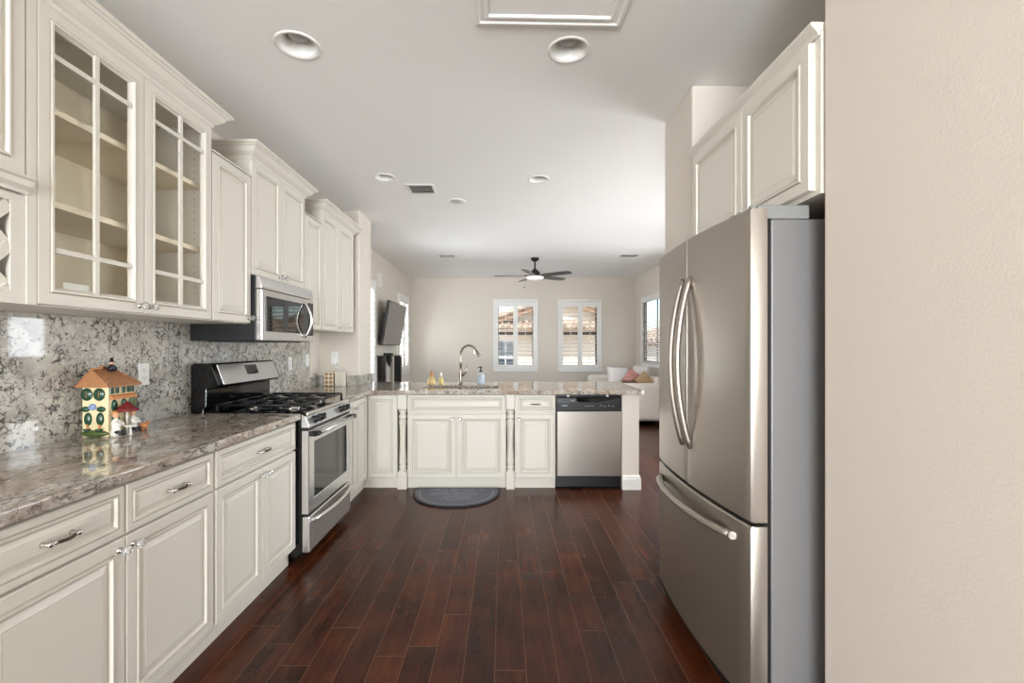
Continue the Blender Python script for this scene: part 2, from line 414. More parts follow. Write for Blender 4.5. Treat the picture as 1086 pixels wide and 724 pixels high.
# ------------------------------------------------------------------ the room
CEIL = 2.74
XL = -1.92          # long left wall
XR = 1.03           # kitchen right wall face
XLR = 2.74          # living room right wall
YB = 9.5            # far wall
YR = -4.60          # wall behind the camera

def slab_with_holes(name, axis, t0, t1, a0, a1, z0, z1, holes, material):
    """wall slab; axis 'x' = slab thickness runs along x, a = y range. holes (a0,a1,z0,z1)"""
    A = sorted({a0, a1, *[h[0] for h in holes], *[h[1] for h in holes]}); Z = sorted({z0, z1, *[h[2] for h in holes], *[h[3] for h in holes]})
    mb = MB()
    for i in range(len(A) - 1):
        run = None
        for j in range(len(Z) - 1):
            am, zm = (A[i] + A[i + 1]) / 2, (Z[j] + Z[j + 1]) / 2
            if any(h[0] < am < h[1] and h[2] < zm < h[3] for h in holes): continue
            if axis == 'x': mb.box(t0, t1, A[i], A[i + 1], Z[j], Z[j + 1])
            else: mb.box(A[i], A[i + 1], t0, t1, Z[j], Z[j + 1])
    return struct(mb.build(name, material))

fl = MB(); fl.box(XL - 0.2, XLR + 0.2, YR - 0.2, YB + 0.2, -0.12, 0.0); struct(fl.build('floor', M_FLOOR))
ce = MB(); ce.box(XL - 0.2, XLR + 0.2, YR - 0.2, YB + 0.2, CEIL, CEIL + 0.15); struct(ce.build('ceiling', M_CEIL))

WZ0, WZ1 = 0.87, 2.21    # clear opening of the living room windows
W1 = (-0.135, 0.637); W2 = (1.212, 1.960)
slab_with_holes('wall_back', 'y', YB, YB + 0.14, XL, XLR, 0, CEIL, [(W1[0], W1[1], WZ0, WZ1), (W2[0], W2[1], WZ0, WZ1)], M_WALL)
slab_with_holes('wall_left', 'x', XL - 0.14, XL, YR, YB + 0.14, 0, CEIL, [(5.90, 6.72, WZ0, WZ1), (8.32, 9.10, WZ0, WZ1)], M_WALL)
slab_with_holes('wall_living_right', 'x', XLR, XLR + 0.06, 2.91, YB + 0.14, 0, CEIL, [(3.35, 5.35, 0.05, 2.2), (6.02, 6.72, 1.14, 2.21), (7.50, 8.95, 1.0, 2.21)], M_WALL)
slab_with_holes('wall_rear', 'y', YR - 0.14, YR, XL, 1.75, 0, CEIL, [(-1.6, 0.75, 0.05, 2.25)], M_WALL)
w = MB(); w.box(XR, 1.75, YR, 1.474, 0, CEIL); struct(w.build('wall_right', M_WALL, bevel=0.012))
w = MB(); w.box(1.75, 1.87, 1.40, 2.95, 0, CEIL); struct(w.build('wall_alcove', M_WALL))
w = MB(); w.box(1.025, XLR, 2.483, 2.912, 0, CEIL); struct(w.build('wall_stub', M_WALL, bevel=0.012))
w = MB(); w.box(XL - 0.02, -1.50, 4.76, 5.18, 0, CEIL); struct(w.build('wall_column', M_WALL, bevel=0.012))
w = MB(); w.box(-1.50, 1.248, 4.90, 5.03, 0, 0.874); w.box(1.092, 1.248, 4.215, 4.90, 0, 0.874); struct(w.build('wall_peninsula', M_WALL))

def base_profile(h): return [(0, 0), (0.016, 0), (0.016, h * 0.72), (0.012, h * 0.80), (0.012, h * 0.88), (0.004, h), (0, h)]
b = MB(); b.sweep([(1.092, 4.215), (1.248, 4.215), (1.248, 5.03)], base_profile(0.133)); struct(b.build('baseboard_peninsula', M_TRIM))
b = MB(); b.sweep([(XL, 9.5), (XLR, 9.5)], base_profile(0.12)); struct(b.build('baseboard_back', M_TRIM))
b = MB(); b.sweep([(XLR, 9.48), (XLR, 5.45)], base_profile(0.12)); struct(b.build('baseboard_right', M_TRIM))
b = MB(); b.sweep([(XL, 5.2), (XL, 9.48)], base_profile(0.12)); struct(b.build('baseboard_left', M_TRIM))
b = MB(); b.sweep([(1.025, 2.912), (1.025, 2.483)], base_profile(0.12)); struct(b.build('baseboard_stub', M_TRIM))
b = MB(); b.sweep([(XR, 1.47), (XR, YR)], base_profile(0.12)); struct(b.build('baseboard_kitchen', M_TRIM))

# windows: frame + meeting rail + pane, each in its wall
def window(name, loc, rotz, w, h, mid=True, vbar=True, dy=0.0):
    root = MB()
    root.frame(0, w, 0, h, 0.05, 0.05, [(0, 0, 0), (0.035, 0, 0), (0.035, -0.03, 0)])
    if mid: root.box(0.03, w - 0.03, 0.055, 0.095, h * 0.535 - 0.028, h * 0.535 + 0.028)
    if vbar: root.box(w / 2 - 0.012, w / 2 + 0.012, 0.065, 0.085, 0.03, h - 0.03)
    root.v = [Vector((v.x, v.y + dy, v.z)) for v in root.v]
    o = struct(root.build(name, M_WINFRAME)); o.location = loc; o.rotation_euler = (0, 0, rotz)
    p = MB(); p.box(0.036, w - 0.036, 0.073 + dy, 0.077 + dy, 0.036, h - 0.036); p.build('pane', M_PANE, o)
    return o
HW = WZ1 - WZ0
window('window_1', (W1[0], YB, WZ0), 0, W1[1] - W1[0], HW, vbar=False)
window('window_2', (W2[0], YB, WZ0), 0, W2[1] - W2[0], HW, vbar=False)
window('window_3', (XL, 5.90, WZ0), PI / 2, 0.82, HW)
window('window_4', (XL, 8.32, WZ0), PI / 2, 0.78, HW)
window('window_5', (XLR, 8.95, 1.0), -PI / 2, 1.45, 1.21, mid=False, dy=-0.045)
window('window_6', (XLR, 6.72, 1.14), -PI / 2, 0.70, 1.07, mid=False, vbar=False, dy=-0.045)
window('added_window_right', (XLR, 5.35, 0.05), -PI / 2, 2.0, 2.15, mid=False, dy=-0.045)  # invented opening that lets the added side fill reach the left cabinets
window('added_window_rear', (0.75, YR, 0.05), PI, 2.35, 2.20, mid=False)  # invented opening behind the camera for the added rear fill

# plantation shutters
def shutter(loc, rotz, w, h, label, group, tilt=6):
    t = thing('plantation_shutter', label, 'shutter', loc, rotz, group)
    f = MB(); f.frame(0, w, 0, h, 0, 0.035, [(0, -0.004, 0), (0.004, 0, 0), (0.040, 0, 0), (0.048, -0.006, 0), (0.052, -0.006, 0)])
    f.build('shutter_frame', M_TRIM, t)
    iw = w - 0.104; pw = iw / 2
    for k in range(2):
        x0 = 0.052 + k * pw + 0.002; x1 = x0 + pw - 0.004; z0, z1 = 0.055, h - 0.055
        p = MB(); st, rl = 0.047, 0.095
        p.box(x0, x0 + st, 0.006, 0.034, z0, z1); p.box(x1 - st, x1, 0.006, 0.034, z0, z1)
        p.box(x0 + st, x1 - st, 0.006, 0.034, z0, z0 + rl); p.box(x0 + st, x1 - st, 0.006, 0.034, z1 - rl, z1)
        po = p.build('shutter_panel', M_TRIM, t)
        l = MB(); lz0, lz1 = z0 + rl, z1 - rl; n = round((lz1 - lz0) / 0.078)
        for i in range(n):
            zc = lz0 + (i + 0.5) * (lz1 - lz0) / n
            a = math.radians(tilt); d = 0.036
            l.tube([(x0 + st + 0.001, 0.020, zc), (x1 - st - 0.001, 0.020, zc)], d, 12, 0, (0.17, 1.0), up=(0, math.sin(a), math.cos(a)))
        l.build('louvers', M_TRIM, po)
        r = MB(); r.box((x0 + x1) / 2 - 0.005, (x0 + x1) / 2 + 0.005, -0.026, -0.016, lz0 + 0.03, lz1 - 0.03); r.build('tilt_rod', M_TRIM, po)
    return t
shutter((-0.2115, YB - 0.036, 0.79), 0, 0.925, 1.50, 'white plantation shutter on the far wall, left one of the two, nearer the faucet', None)
shutter((1.136, YB - 0.036, 0.79), 0, 0.900, 1.50, 'white plantation shutter on the far wall, right one of the two, nearer the sofa', None)
shutter((XL + 0.036, 5.83, 0.79), PI / 2, 0.93, 1.50, 'white plantation shutter on the left wall beside the kitchen column, seen edge on', None, tilt=12)
shutter((XL + 0.036, 8.25, 0.79), PI / 2, 0.93, 1.50, 'white plantation shutter on the left wall just behind the television', None, tilt=12)

# horizontal blind in the right-hand window
t = thing('window_blind', 'white slatted horizontal blind in the window on the right wall above the sofa', 'blind', (XLR - 0.03, 8.99, 0.97), -PI / 2)
f = MB(); f.frame(-0.035, 1.535, -0.035, 1.30, 0, 0.028, [(0, -0.004, 0), (0.004, 0, 0), (0.05, 0, 0), (0.055, -0.006, 0), (0.06, -0.006, 0)]); f.build('casing', M_TRIM, t)
hr = MB(); hr.box(0.035, 1.465, -0.012, 0.026, 1.19, 1.238); hr.build('head_rail', M_TRIM, t)
l = MB()
for i in range(25):
    zc = 0.075 + i * 0.0455; a = math.radians(-24)
    l.tube([(0.04, 0.016, zc), (1.46, 0.016, zc)], 0.024, 8, 0, (0.06, 1.0), up=(0, math.sin(a), math.cos(a)))
l.build('slats', M_TRIM, t)
br = MB(); br.box(0.04, 1.46, 0.0, 0.03, 0.032, 0.052); br.build('bottom_rail', M_TRIM, t)
for x in (0.3, 1.2):
    lc = MB(); lc.cyl((x, -0.012, 0.05), (x, -0.012, 1.20), 0.002, 6); lc.build('ladder_cord', M_TRIM, t)

# ------------------------------------------------------------------ cabinets
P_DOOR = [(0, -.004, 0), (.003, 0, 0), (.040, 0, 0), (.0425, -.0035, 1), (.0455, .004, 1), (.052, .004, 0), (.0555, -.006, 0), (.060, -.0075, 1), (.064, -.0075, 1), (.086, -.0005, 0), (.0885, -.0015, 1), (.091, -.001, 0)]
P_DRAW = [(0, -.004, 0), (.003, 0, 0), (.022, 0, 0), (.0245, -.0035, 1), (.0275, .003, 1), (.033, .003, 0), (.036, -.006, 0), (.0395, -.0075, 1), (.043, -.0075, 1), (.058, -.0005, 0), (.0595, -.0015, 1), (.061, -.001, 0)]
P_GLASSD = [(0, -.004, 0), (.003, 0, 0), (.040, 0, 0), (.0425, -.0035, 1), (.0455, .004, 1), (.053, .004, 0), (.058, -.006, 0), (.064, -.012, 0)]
DT = 0.02

def knob(parent, x, y, z):
    k = MB()
    k.lathe([(0.011, 0), (0.011, 0.003), (0.006, 0.006), (0.005, 0.012), (0.009, 0.016)], (x, y, z), (0, -1, 0), 12, 1)
    k.lathe([(0.007, 0.015), (0.014, 0.020), (0.0165, 0.027), (0.014, 0.034), (0.008, 0.038)], (x, y, z), (0, -1, 0), 8, 0, smooth=False)
    return k.build('knob', [M_CRYSTAL, M_CHROME], parent)
def pull(parent, x, y, z, L=0.10):
    k = MB(); h = L / 2
    for s in (-1, 1):
        k.lathe([(0.008, 0), (0.007, 0.004), (0.005, 0.012), (0.006, 0.018)], (x + s * h, y, z), (0, -1, 0), 12, 0)
        k.ball((x + s * h, y - 0.022, z), 0.0085, 0.008, 0.0085, 12, 8, 0)
        k.ball((x + s * (h - 0.013), y - 0.024, z), 0.006, 0.006, 0.0065, 10, 6, 0)
    n = 14
    pts = [(x - h + 0.014 + (L - 0.028) * i / n, y - 0.024 - 0.010 * math.sin(PI * i / n), z) for i in range(n + 1)]
    k.tube(pts, [0.0045 + 0.0007 * (i % 2) for i in range(n + 1)], 8, 1)
    return k.build('handle', [M_CHROME, M_BRONZE], parent)
def door(parent, x0, x1, z0, z1, knob_at=None, prof=P_DOOR):
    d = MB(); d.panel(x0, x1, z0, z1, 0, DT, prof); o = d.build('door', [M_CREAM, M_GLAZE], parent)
    if knob_at: knob(o, knob_at[0], 0, knob_at[1])
    return o
def drawer(parent, x0, x1, z0, z1, handle=True, L=0.10, name='drawer'):
    d = MB(); d.panel(x0, x1, z0, z1, 0, DT, P_DRAW); o = d.build(name, [M_CREAM, M_GLAZE], parent)
    if handle: pull(o, (x0 + x1) / 2, 0.0, (z0 + z1) / 2, L)
    return o
ZT = 0.874
def base_body(parent, w, depth, toe=0.05, hollow=False):
    b = MB()
    if hollow:
        b.box(0, 0.018, DT, depth, 0.10, ZT); b.box(w - 0.018, w, DT, depth, 0.10, ZT)
        b.box(0.018, w - 0.018, DT + 0.0, depth, 0.10, 0.118); b.box(0.018, w - 0.018, depth - 0.012, depth, 0.118, ZT)
        b.box(0.018, w - 0.018, DT, DT + 0.02, ZT - 0.03, ZT); b.box(0.018, w - 0.018, DT, DT + 0.02, 0.118, 0.74)
    else:
        b.box(0, w, DT, depth, 0.10, ZT)
    b.box(0, w, toe, depth, 0.0, 0.10)
    return b.build('carcass', M_CREAM, parent)

FX = -1.25     # left run door faces
def left_base(y0, y1, label, drawers, doors):
    t = thing('base_cabinet', label, 'cabinet', (FX, y0, 0), PI / 2)
    base_body(t, y1 - y0, 0.665)
    for a, b in drawers: drawer(t, a, b, 0.701, 0.862, True, 0.085)
    for a, b, k in doors: door(t, a, b, 0.108, 0.691, (k, 0.655))
    return t
wA = 1.981 - 1.047; wB = 2.762 - 1.981
left_base(1.047, 1.981, 'cream base cabinet nearest the camera on the left, two drawers over two doors',
          [(0.006, wA / 2 - 0.004), (wA / 2 + 0.004, wA - 0.008)], [(0.006, wA / 2 - 0.002, wA / 2 - 0.026), (wA / 2 + 0.002, wA - 0.008, wA / 2 + 0.028)])
left_base(1.981, 2.762, 'cream base cabinet left of the range, one wide drawer over two doors',
          [(0.008, wB - 0.012)], [(0.008, wB / 2 - 0.002, wB / 2 - 0.026), (wB / 2 + 0.002, wB - 0.012, wB / 2 + 0.028)])
# corner unit: two tall doors toward the range, then the corner door facing the camera
t = thing('corner_cabinet', 'cream corner base cabinet between the range and the peninsula, full height doors', 'cabinet', (FX, 3.538, 0), PI / 2)
b = MB(); b.box(0, 0.70, DT, 0.665, 0.10, ZT); b.box(0, 0.73, 0.05, 0.665, 0, 0.10)
b.box(0.702, 1.20, -0.268, 0.665, 0.10, ZT); b.box(0.732, 1.20, -0.268, 0.665, 0.0, 0.10)
b.build('carcass', M_CREAM, t)
door(t, 0.020, 0.318, 0.108, 0.862, (0.292, 0.80)); door(t, 0.324, 0.655, 0.108, 0.862)
d = MB(); d.T = Matrix.Rotation(-PI / 2, 4, 'Z')
# corner door faces the camera: build it in world axes then turn it into the cabinet's frame
d.panel(-1.252 - FX, -0.983 - FX, 0.108, 0.868, 4.22 - 3.538, DT, P_DOOR)
d.build('door', [M_CREAM, M_GLAZE], t)

PY = 4.22
def pen(name, x0, x1, label):
    return thing(name, label, 'cabinet', (x0, PY, 0), 0)
ws_ = 0.023 + 0.890
t = pen('sink_cabinet', -0.890, 0.023, 'cream sink base cabinet under the faucet, false drawer over two doors')
base_body(t, ws_, 0.66, hollow=True)
drawer(t, 0.012, ws_ - 0.012, 0.706, 0.868, False, name='false_drawer_front')
door(t, 0.008, ws_ / 2 - 0.008, 0.108, 0.690, (ws_ / 2 - 0.035, 0.652)); door(t, ws_ / 2 + 0.008, ws_ - 0.008, 0.108, 0.690, (ws_ / 2 + 0.033, 0.652))
wd = 0.482 - 0.104
t = pen('base_cabinet', 0.104, 0.482, 'narrow cream base cabinet beside the dishwasher, one drawer over one door')
base_body(t, wd, 0.66)
drawer(t, 0.010, wd - 0.010, 0.706, 0.868, True, 0.085); door(t, 0.010, wd - 0.010, 0.108, 0.690, (0.036, 0.652))

def pilaster(x0, x1, label):
    w = x1 - x0; xc = w / 2
    t = thing('pilaster', label, 'post', (x0, PY - 0.006, 0), 0)
    b = MB(); b.box(0.001, w - 0.001, 0, 0.085, 0.738, ZT); b.build('top_block', M_CREAM, t, bevel=0.002)
    b = MB(); b.box(0.001, w - 0.001, 0, 0.085, 0, 0.165); b.build('bottom_block', M_CREAM, t, bevel=0.002)
    pr = [(0.037, 0.165), (0.039, 0.172), (0.030, 0.182), (0.030, 0.188), (0.038, 0.196), (0.038, 0.204), (0.029, 0.214), (0.031, 0.225), (0.036, 0.245), (0.034, 0.275),
          (0.0295, 0.38), (0.029, 0.46), (0.031, 0.56), (0.036, 0.615), (0.037, 0.628), (0.029, 0.640), (0.029, 0.646), (0.038, 0.656), (0.038, 0.676), (0.030, 0.686), (0.030, 0.704), (0.038, 0.716), (0.038, 0.724), (0.032, 0.738)]
    s = MB(); s.lathe(pr, (xc, 0.042, 0), (0, 0, 1), 24); s.build('turned_shaft', M_CREAM, t)
    k = MB(); k.box(0.001, w - 0.001, 0.0855, 0.12, 0, ZT); k.build('back_panel', M_DARKGAP, t)  # cream panel given a dark colour for the shade behind the shaft
pilaster(-0.980, -0.892, 'cream turned pilaster between the corner cabinet and the sink cabinet')
pilaster(0.025, 0.102, 'cream turned pilaster between the sink cabinet and the narrow drawer cabinet')

# ---- wall cabinets
UX = -1.53
ZU = 1.455
CROWN = [(0, -0.007), (0.004, -0.007), (0.008, 0.010), (0.016, 0.014), (0.020, 0.018), (0.034, 0.030), (0.046, 0.048), (0.050, 0.054), (0.058, 0.056), (0.060, 0.062), (0.070, 0.066), (0.074, 0.072), (0.074, 0.080), (0, 0.080)]
def crown(parent, w, depth, z, left=True, right=True, k=1.0):
    path = ([(0, depth)] if left else []) + [(0, 0), (w, 0)] + ([(w, depth)] if right else [])
    c = MB(); c.sweep(path, [(o * k, z + h) for o, h in CROWN]); c.box(0.001, w - 0.001, 0.001, depth, z + 0.055, z + 0.07)
    c.build('crown_moulding', M_CREAM, parent)
def upper(name, y0, y1, ztop, label, doors, has_crown, zbot=ZU, knobs=(), left=True, right=True):
    w = y1 - y0
    t = thing(name, label, 'cabinet', (UX, y0, 0), PI / 2)
    b = MB(); b.box(0, w, DT, 0.388, zbot, ztop); b.build('carcass', M_CREAM, t)
    for i, (a, c) in enumerate(doors):
        kk = knobs[i] if i < len(knobs) else None
        door(t, a, c, zbot + 0.004, ztop - 0.004, (kk, zbot + 0.035) if kk is not None else None)
    if has_crown: crown(t, w, 0.388, ztop, left, right)
    else:
        l = MB(); l.box(-0.0, w, -0.004, 0.388, ztop, ztop + 0.008); l.build('top_edge', M_CREAM, t)
    return t
ZC = 2.472
# glass-door cabinet
wg = 2.400 - 1.500
t = thing('glass_door_cabinet', 'tall cream wall cabinet with two divided glass doors and empty shelves', 'cabinet', (UX, 1.500, 0), PI / 2)
b = MB(); q = 0.018
b.box(0, q, DT, 0.388, ZU, ZC, 0); b.box(wg - q, wg, DT, 0.388, ZU, ZC, 0)
b.box(q, wg - q, DT, 0.388, ZU, ZU + q, 0); b.box(q, wg - q, DT, 0.388, ZC - q, ZC, 0); b.box(q, wg - q, 0.376, 0.388, ZU + q, ZC - q, 1)
b.box(q, wg - q, DT + 0.001, 0.376, ZU + q, ZU + q + 0.002, 1)
for s in (0, 1):
    xx = q if s == 0 else wg - q
    for yy in (0.08, 0.32):
        for i in range(22):
            z = ZU + 0.14 + i * 0.035
            b.cyl((xx - 0.0005, yy, z), (xx + (0.001 if s == 0 else -0.001), yy, z), 0.0028, 8, 2)
b.build('carcass', [M_CREAM, M_INSIDE, M_DARKGAP], t)
for z in (1.818, 2.145):
    s_ = MB(); s_.box(q + 0.001, wg - q - 0.001, 0.045, 0.374, z - 0.011, z + 0.011); s_.build('shelf', M_INSIDE, t)
for k in range(2):
    x0 = 0.002 + k * (wg / 2); x1 = x0 + wg / 2 - 0.004
    d = MB(); d.frame(x0, x1, ZU + 0.004, ZC - 0.004, 0, DT, P_GLASSD)
    xm = (x0 + x1) / 2
    d.box(xm - 0.009, xm + 0.009, 0.001, 0.012, ZU + 0.06, ZC - 0.06)
    for z in (1.648, 2.31):
        d.box(x0 + 0.06, xm - 0.009, 0.0015, 0.012, z - 0.009, z + 0.009); d.box(xm + 0.009, x1 - 0.06, 0.0015, 0.012, z - 0.009, z + 0.009)
    o = d.build('door', [M_CREAM, M_GLAZE], t)
    p = MB(); p.box(x0 + 0.062, x1 - 0.062, 0.0135, 0.0165, ZU + 0.064, ZC - 0.064); p.build('glass_pane', M_CABPANE, o)
    knob(o, (x1 - 0.025) if k == 0 else (x0 + 0.025), 0, ZU + 0.035)
crown(t, wg, 0.388, ZC, left=False)
# wine-rack cabinet at the frame's left edge
ww = 0.46
t = thing('wine_rack_cabinet', 'cream wall cabinet with a lattice rack below a ledge, at the left picture edge', 'cabinet', (UX, 1.500 - ww - 0.002, 0), PI / 2)
b = MB()
b.box(0, q, DT, 0.388, ZU, ZC); b.box(ww - q, ww, DT, 0.388, ZU, ZC); b.box(q, ww - q, DT, 0.388, ZU, ZU + q); b.box(q, ww - q, 0.376, 0.388, ZU + q, 1.80)
b.box(q, ww - q, DT, 0.388, 1.80, ZC)
b.box(ww - 0.030, ww, 0, DT, ZU, ZC); b.box(0, 0.030, 0, DT, ZU, ZC)
b.box(ww - 0.075, ww - 0.031, 0.004, DT, ZU + 0.0, 1.80); b.box(0.031, 0.075, 0.004, DT, ZU + 0.0, 1.80)
b.box(0.075, ww - 0.075, 0.004, DT, ZU, ZU + 0.035); b.box(0.075, ww - 0.075, 0.004, DT, 1.775, 1.80)
b.build('carcass', M_CREAM, t)
l = MB(); x0, x1, z0, z1 = 0.076, ww - 0.076, ZU + 0.036, 1.774; pt = 0.13
def clipline(cx, cz, sgn):
    pts = []
    for tt in [i * 0.002 - 0.8 for i in range(801)]:
        x, z = cx + tt, cz + sgn * tt
        if x0 <= x <= x1 and z0 <= z <= z1: pts.append((x, z))
    return (pts[0], pts[-1]) if len(pts) > 4 else None
for sgn in (1, -1):
    for i in range(-8, 9):
        seg = clipline(x1, (z0 + z1) / 2 + i * pt, sgn)
        if seg:
            (ax, az), (bx, bz) = seg; dv = Vector((bx - ax, 0, bz - az)).normalized(); nv = Vector((-dv.z, 0, dv.x)) * 0.017
            y0_, y1_ = (0.006, 0.012) if sgn > 0 else (0.012, 0.018)
            A, B = Vector((ax, 0, az)), Vector((bx, 0, bz))
            l.loft([[A + nv + Vector((0, y0_, 0)), A - nv + Vector((0, y0_, 0)), A - nv + Vector((0, y1_, 0)), A + nv + Vector((0, y1_, 0))],
                    [B + nv + Vector((0, y0_, 0)), B - nv + Vector((0, y0_, 0)), B - nv + Vector((0, y1_, 0)), B + nv + Vector((0, y1_, 0))]])
l.build('lattice', M_CREAM, t)
door(t, 0.033, ww - 0.033, 1.865, ZC - 0.004)
m = MB(); m.sweep([(0.03, 0.0), (ww - 0.031, 0.0)], [(0, 1.805), (0.006, 1.805), (0.008, 1.815), (0.020, 1.828), (0.024, 1.845), (0.034, 1.850), (0.034, 1.858), (0, 1.860)]); m.build('ledge_moulding', M_CREAM, t)
crown(t, ww, 0.388, ZC, left=True, right=False)

upper('wall_cabinet', 2.402, 2.774, 2.347, 'low single-door cream wall cabinet between the glass-door cabinet and the microwave cabinet', [(0.006, 0.368)], False, knobs=(0.340,))
upper('wall_cabinet', 2.776, 3.526, ZC - 0.008, 'crowned two-door cream wall cabinet directly above the microwave', [(0.006, 0.373), (0.377, 0.744)], True, zbot=1.755, knobs=(0.345, 0.405))
upper('wall_cabinet', 3.528, 3.855, 2.347, 'low single-door cream wall cabinet just beyond the microwave', [(0.004, 0.322)], False)
upper('wall_cabinet', 3.857, 4.672, ZC - 0.015, 'crowned two-door cream wall cabinet farthest along the left wall, next to the column', [(0.006, 0.404), (0.412, 0.808)], True, knobs=(0.378, 0.440))

# over-fridge cabinet (faces -X)
wo_ = 2.478 - 1.478
t = thing('over_fridge_cabinet', 'cream two-door wall cabinet above the refrigerator', 'cabinet', (1.0055, 2.478, 0), -PI / 2)
b = MB(); b.box(0, wo_, DT, 0.60, 1.815, 2.340); b.build('carcass', M_CREAM, t)
door(t, 0.045, 0.545, 1.832, 2.318, (0.515, 1.862)); door(t, 0.549, wo_ - 0.028, 1.832, 2.318, (0.580, 1.862))
c = MB(); c.sweep([(0, 0.018), (wo_, 0.018)], [(0, 2.326), (0.006, 2.326), (0.010, 2.336), (0.024, 2.350), (0.030, 2.358), (0.030, 2.368), (0, 2.368)]); c.box(0.0, wo_, 0.018, 0.60, 2.341, 2.368); c.build('crown_moulding', M_CREAM, t)

# ------------------------------------------------------------------ counters and splashes
def boolean_cut(o, cutter_mb):
    cu = cutter_mb.build('cutter', M_GRAN)
    md = o.modifiers.new('cut', 'BOOLEAN'); md.object = cu; md.operation = 'DIFFERENCE'; md.solver = 'EXACT'
    dg = bpy.context.evaluated_depsgraph_get(); me = bpy.data.meshes.new_from_object(o.evaluated_get(dg))
    o.modifiers.clear(); old = o.data; o.data = me; me.name = o.name; bpy.data.meshes.remove(old)
    bpy.data.objects.remove(cu)
EX = -1.227
c = MB(); c.box(XL + 0.001, EX, 1.035, 2.766, 0.875, 0.914)
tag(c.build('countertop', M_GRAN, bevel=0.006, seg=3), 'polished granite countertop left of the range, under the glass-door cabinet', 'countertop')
c = MB()
poly = [(XL + 0.001, 3.533), (EX, 3.533), (EX, 4.165)] + arc((EX + 0.025, 4.165), 0.025, PI, PI / 2, 4)[1:] + [(1.24, 4.19)] + arc((1.24, 4.26), 0.07, -PI / 2, 0, 6)[1:] + arc((1.20, 5.13), 0.11, 0, PI / 2, 6) + [(-1.499, 5.24), (-1.499, 4.759), (XL + 0.001, 4.759)]
c.prism(poly, 0.875, 0.914)
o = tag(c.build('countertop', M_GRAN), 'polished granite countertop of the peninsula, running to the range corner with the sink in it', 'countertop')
cut = MB(); cut.prism(arc((-0.09, 4.41), 0.03, -PI / 2, 0, 4) + arc((-0.09, 4.72), 0.03, 0, PI / 2, 4) + arc((-0.76, 4.72), 0.03, PI / 2, PI, 4) + arc((-0.76, 4.41), 0.03, PI, 1.5 * PI, 4), 0.8, 1.0)
boolean_cut(o, cut)
md = o.modifiers.new('bevel', 'BEVEL'); md.width = 0.006; md.segments = 3; md.limit_method = 'ANGLE'; md.angle_limit = math.radians(50)
s = MB(); s.box(XL + 0.001, XL + 0.016, 1.035, 4.50, 0.9145, ZU - 0.001)
tag(s.build('backsplash', M_SPLASH), 'tall grey speckled granite backsplash under the left wall cabinets', 'backsplash')
s = MB(); s.box(XL + 0.016, -1.50, 4.742, 4.7595, 0.9145, 1.016); s.box(-1.4995, -1.482, 4.742, 5.18, 0.9145, 1.016); s.box(XL + 0.001, XL + 0.016, 4.501, 4.7595, 0.9145, 1.016)
tag(s.build('backsplash', M_SPLASH), 'low granite splash wrapping the corner of the column', 'backsplash')

# ------------------------------------------------------------------ sink and faucet
t = thing('sink', 'stainless undermount double sink set in the peninsula countertop', 'sink', (-0.425, 4.565, 0))
for x0, x1 in ((-0.372, -0.010), (0.010, 0.372)):
    b = MB()
    R = lambda a, z: [(x0 + a, -0.190 + a, z), (x1 - a, -0.190 + a, z), (x1 - a, 0.190 - a, z), (x0 + a, 0.190 - a, z)]
    b.loft([R(-0.006, 0.8745), R(0.003, 0.8745), R(0.012, 0.70), R(0.02, 0.69), R(0.02, 0.687), R(0.009, 0.697), R(0.0, 0.868), R(-0.006, 0.868)], 0, False)
    b.add(R(0.02, 0.69), [(0, 1, 2, 3)]); b.add(R(0.02, 0.687), [(0, 3, 2, 1)])
    b.build('basin', M_STEEL_X, t, recalc=False)
    d = MB(); d.lathe([(0.04, 0), (0.04, 0.003), (0.03, 0.004), (0.0, 0.002)], ((x0 + x1) / 2, 0, 0.690), seg=20); d.build('drain', M_CHROME, t)
t = thing('faucet', 'high-arc brushed nickel kitchen faucet with side lever', 'faucet', (-0.452, 4.83, 0.9145))
b = MB(); b.lathe([(0.027, 0), (0.027, 0.006), (0.021, 0.012), (0.018, 0.05), (0.020, 0.10), (0.017, 0.15), (0.014, 0.19)], seg=24); b.build('body', M_NICKEL, t)
pts = [(0, 0, 0.19), (0, 0, 0.235), (0, 0, 0.27)]
for i in range(13):
    a = PI - PI * 0.86 * i / 12
    pts.append((0.088 + 0.088 * math.cos(a), -0.035 * i / 12, 0.315 + 0.100 * math.sin(a)))
b = MB(); b.tube(pts, 0.0115, 14); b.lathe([(0.0165, 0), (0.0165, 0.012)], (0, 0, 0.205), seg=20); b.build('spout', M_NICKEL, t)
e = Vector(pts[-1]); d_ = (e - Vector(pts[-2])).normalized()
b = MB(); b.tube([e - d_ * 0.012, e, e + d_ * 0.03, e + d_ * 0.062, e + d_ * 0.068], [0.012, 0.0145, 0.0155, 0.018, 0.015], 16); b.box(e.x - 0.026, e.x - 0.012, e.y - 0.006, e.y + 0.006, e.z - 0.03, e.z + 0.005); b.build('spray_head', M_NICKEL, t)
b = MB(); b.tube([(0.012, 0, 0.10), (0.034, -0.004, 0.112), (0.050, -0.006, 0.126)], [0.017, 0.014, 0.011], 14); b.tube([(0.048, -0.006, 0.120), (0.058, -0.007, 0.140), (0.060, -0.007, 0.170), (0.064, -0.007, 0.205)], [0.010, 0.008, 0.006, 0.005], 10); b.build('lever_handle', M_NICKEL, t)

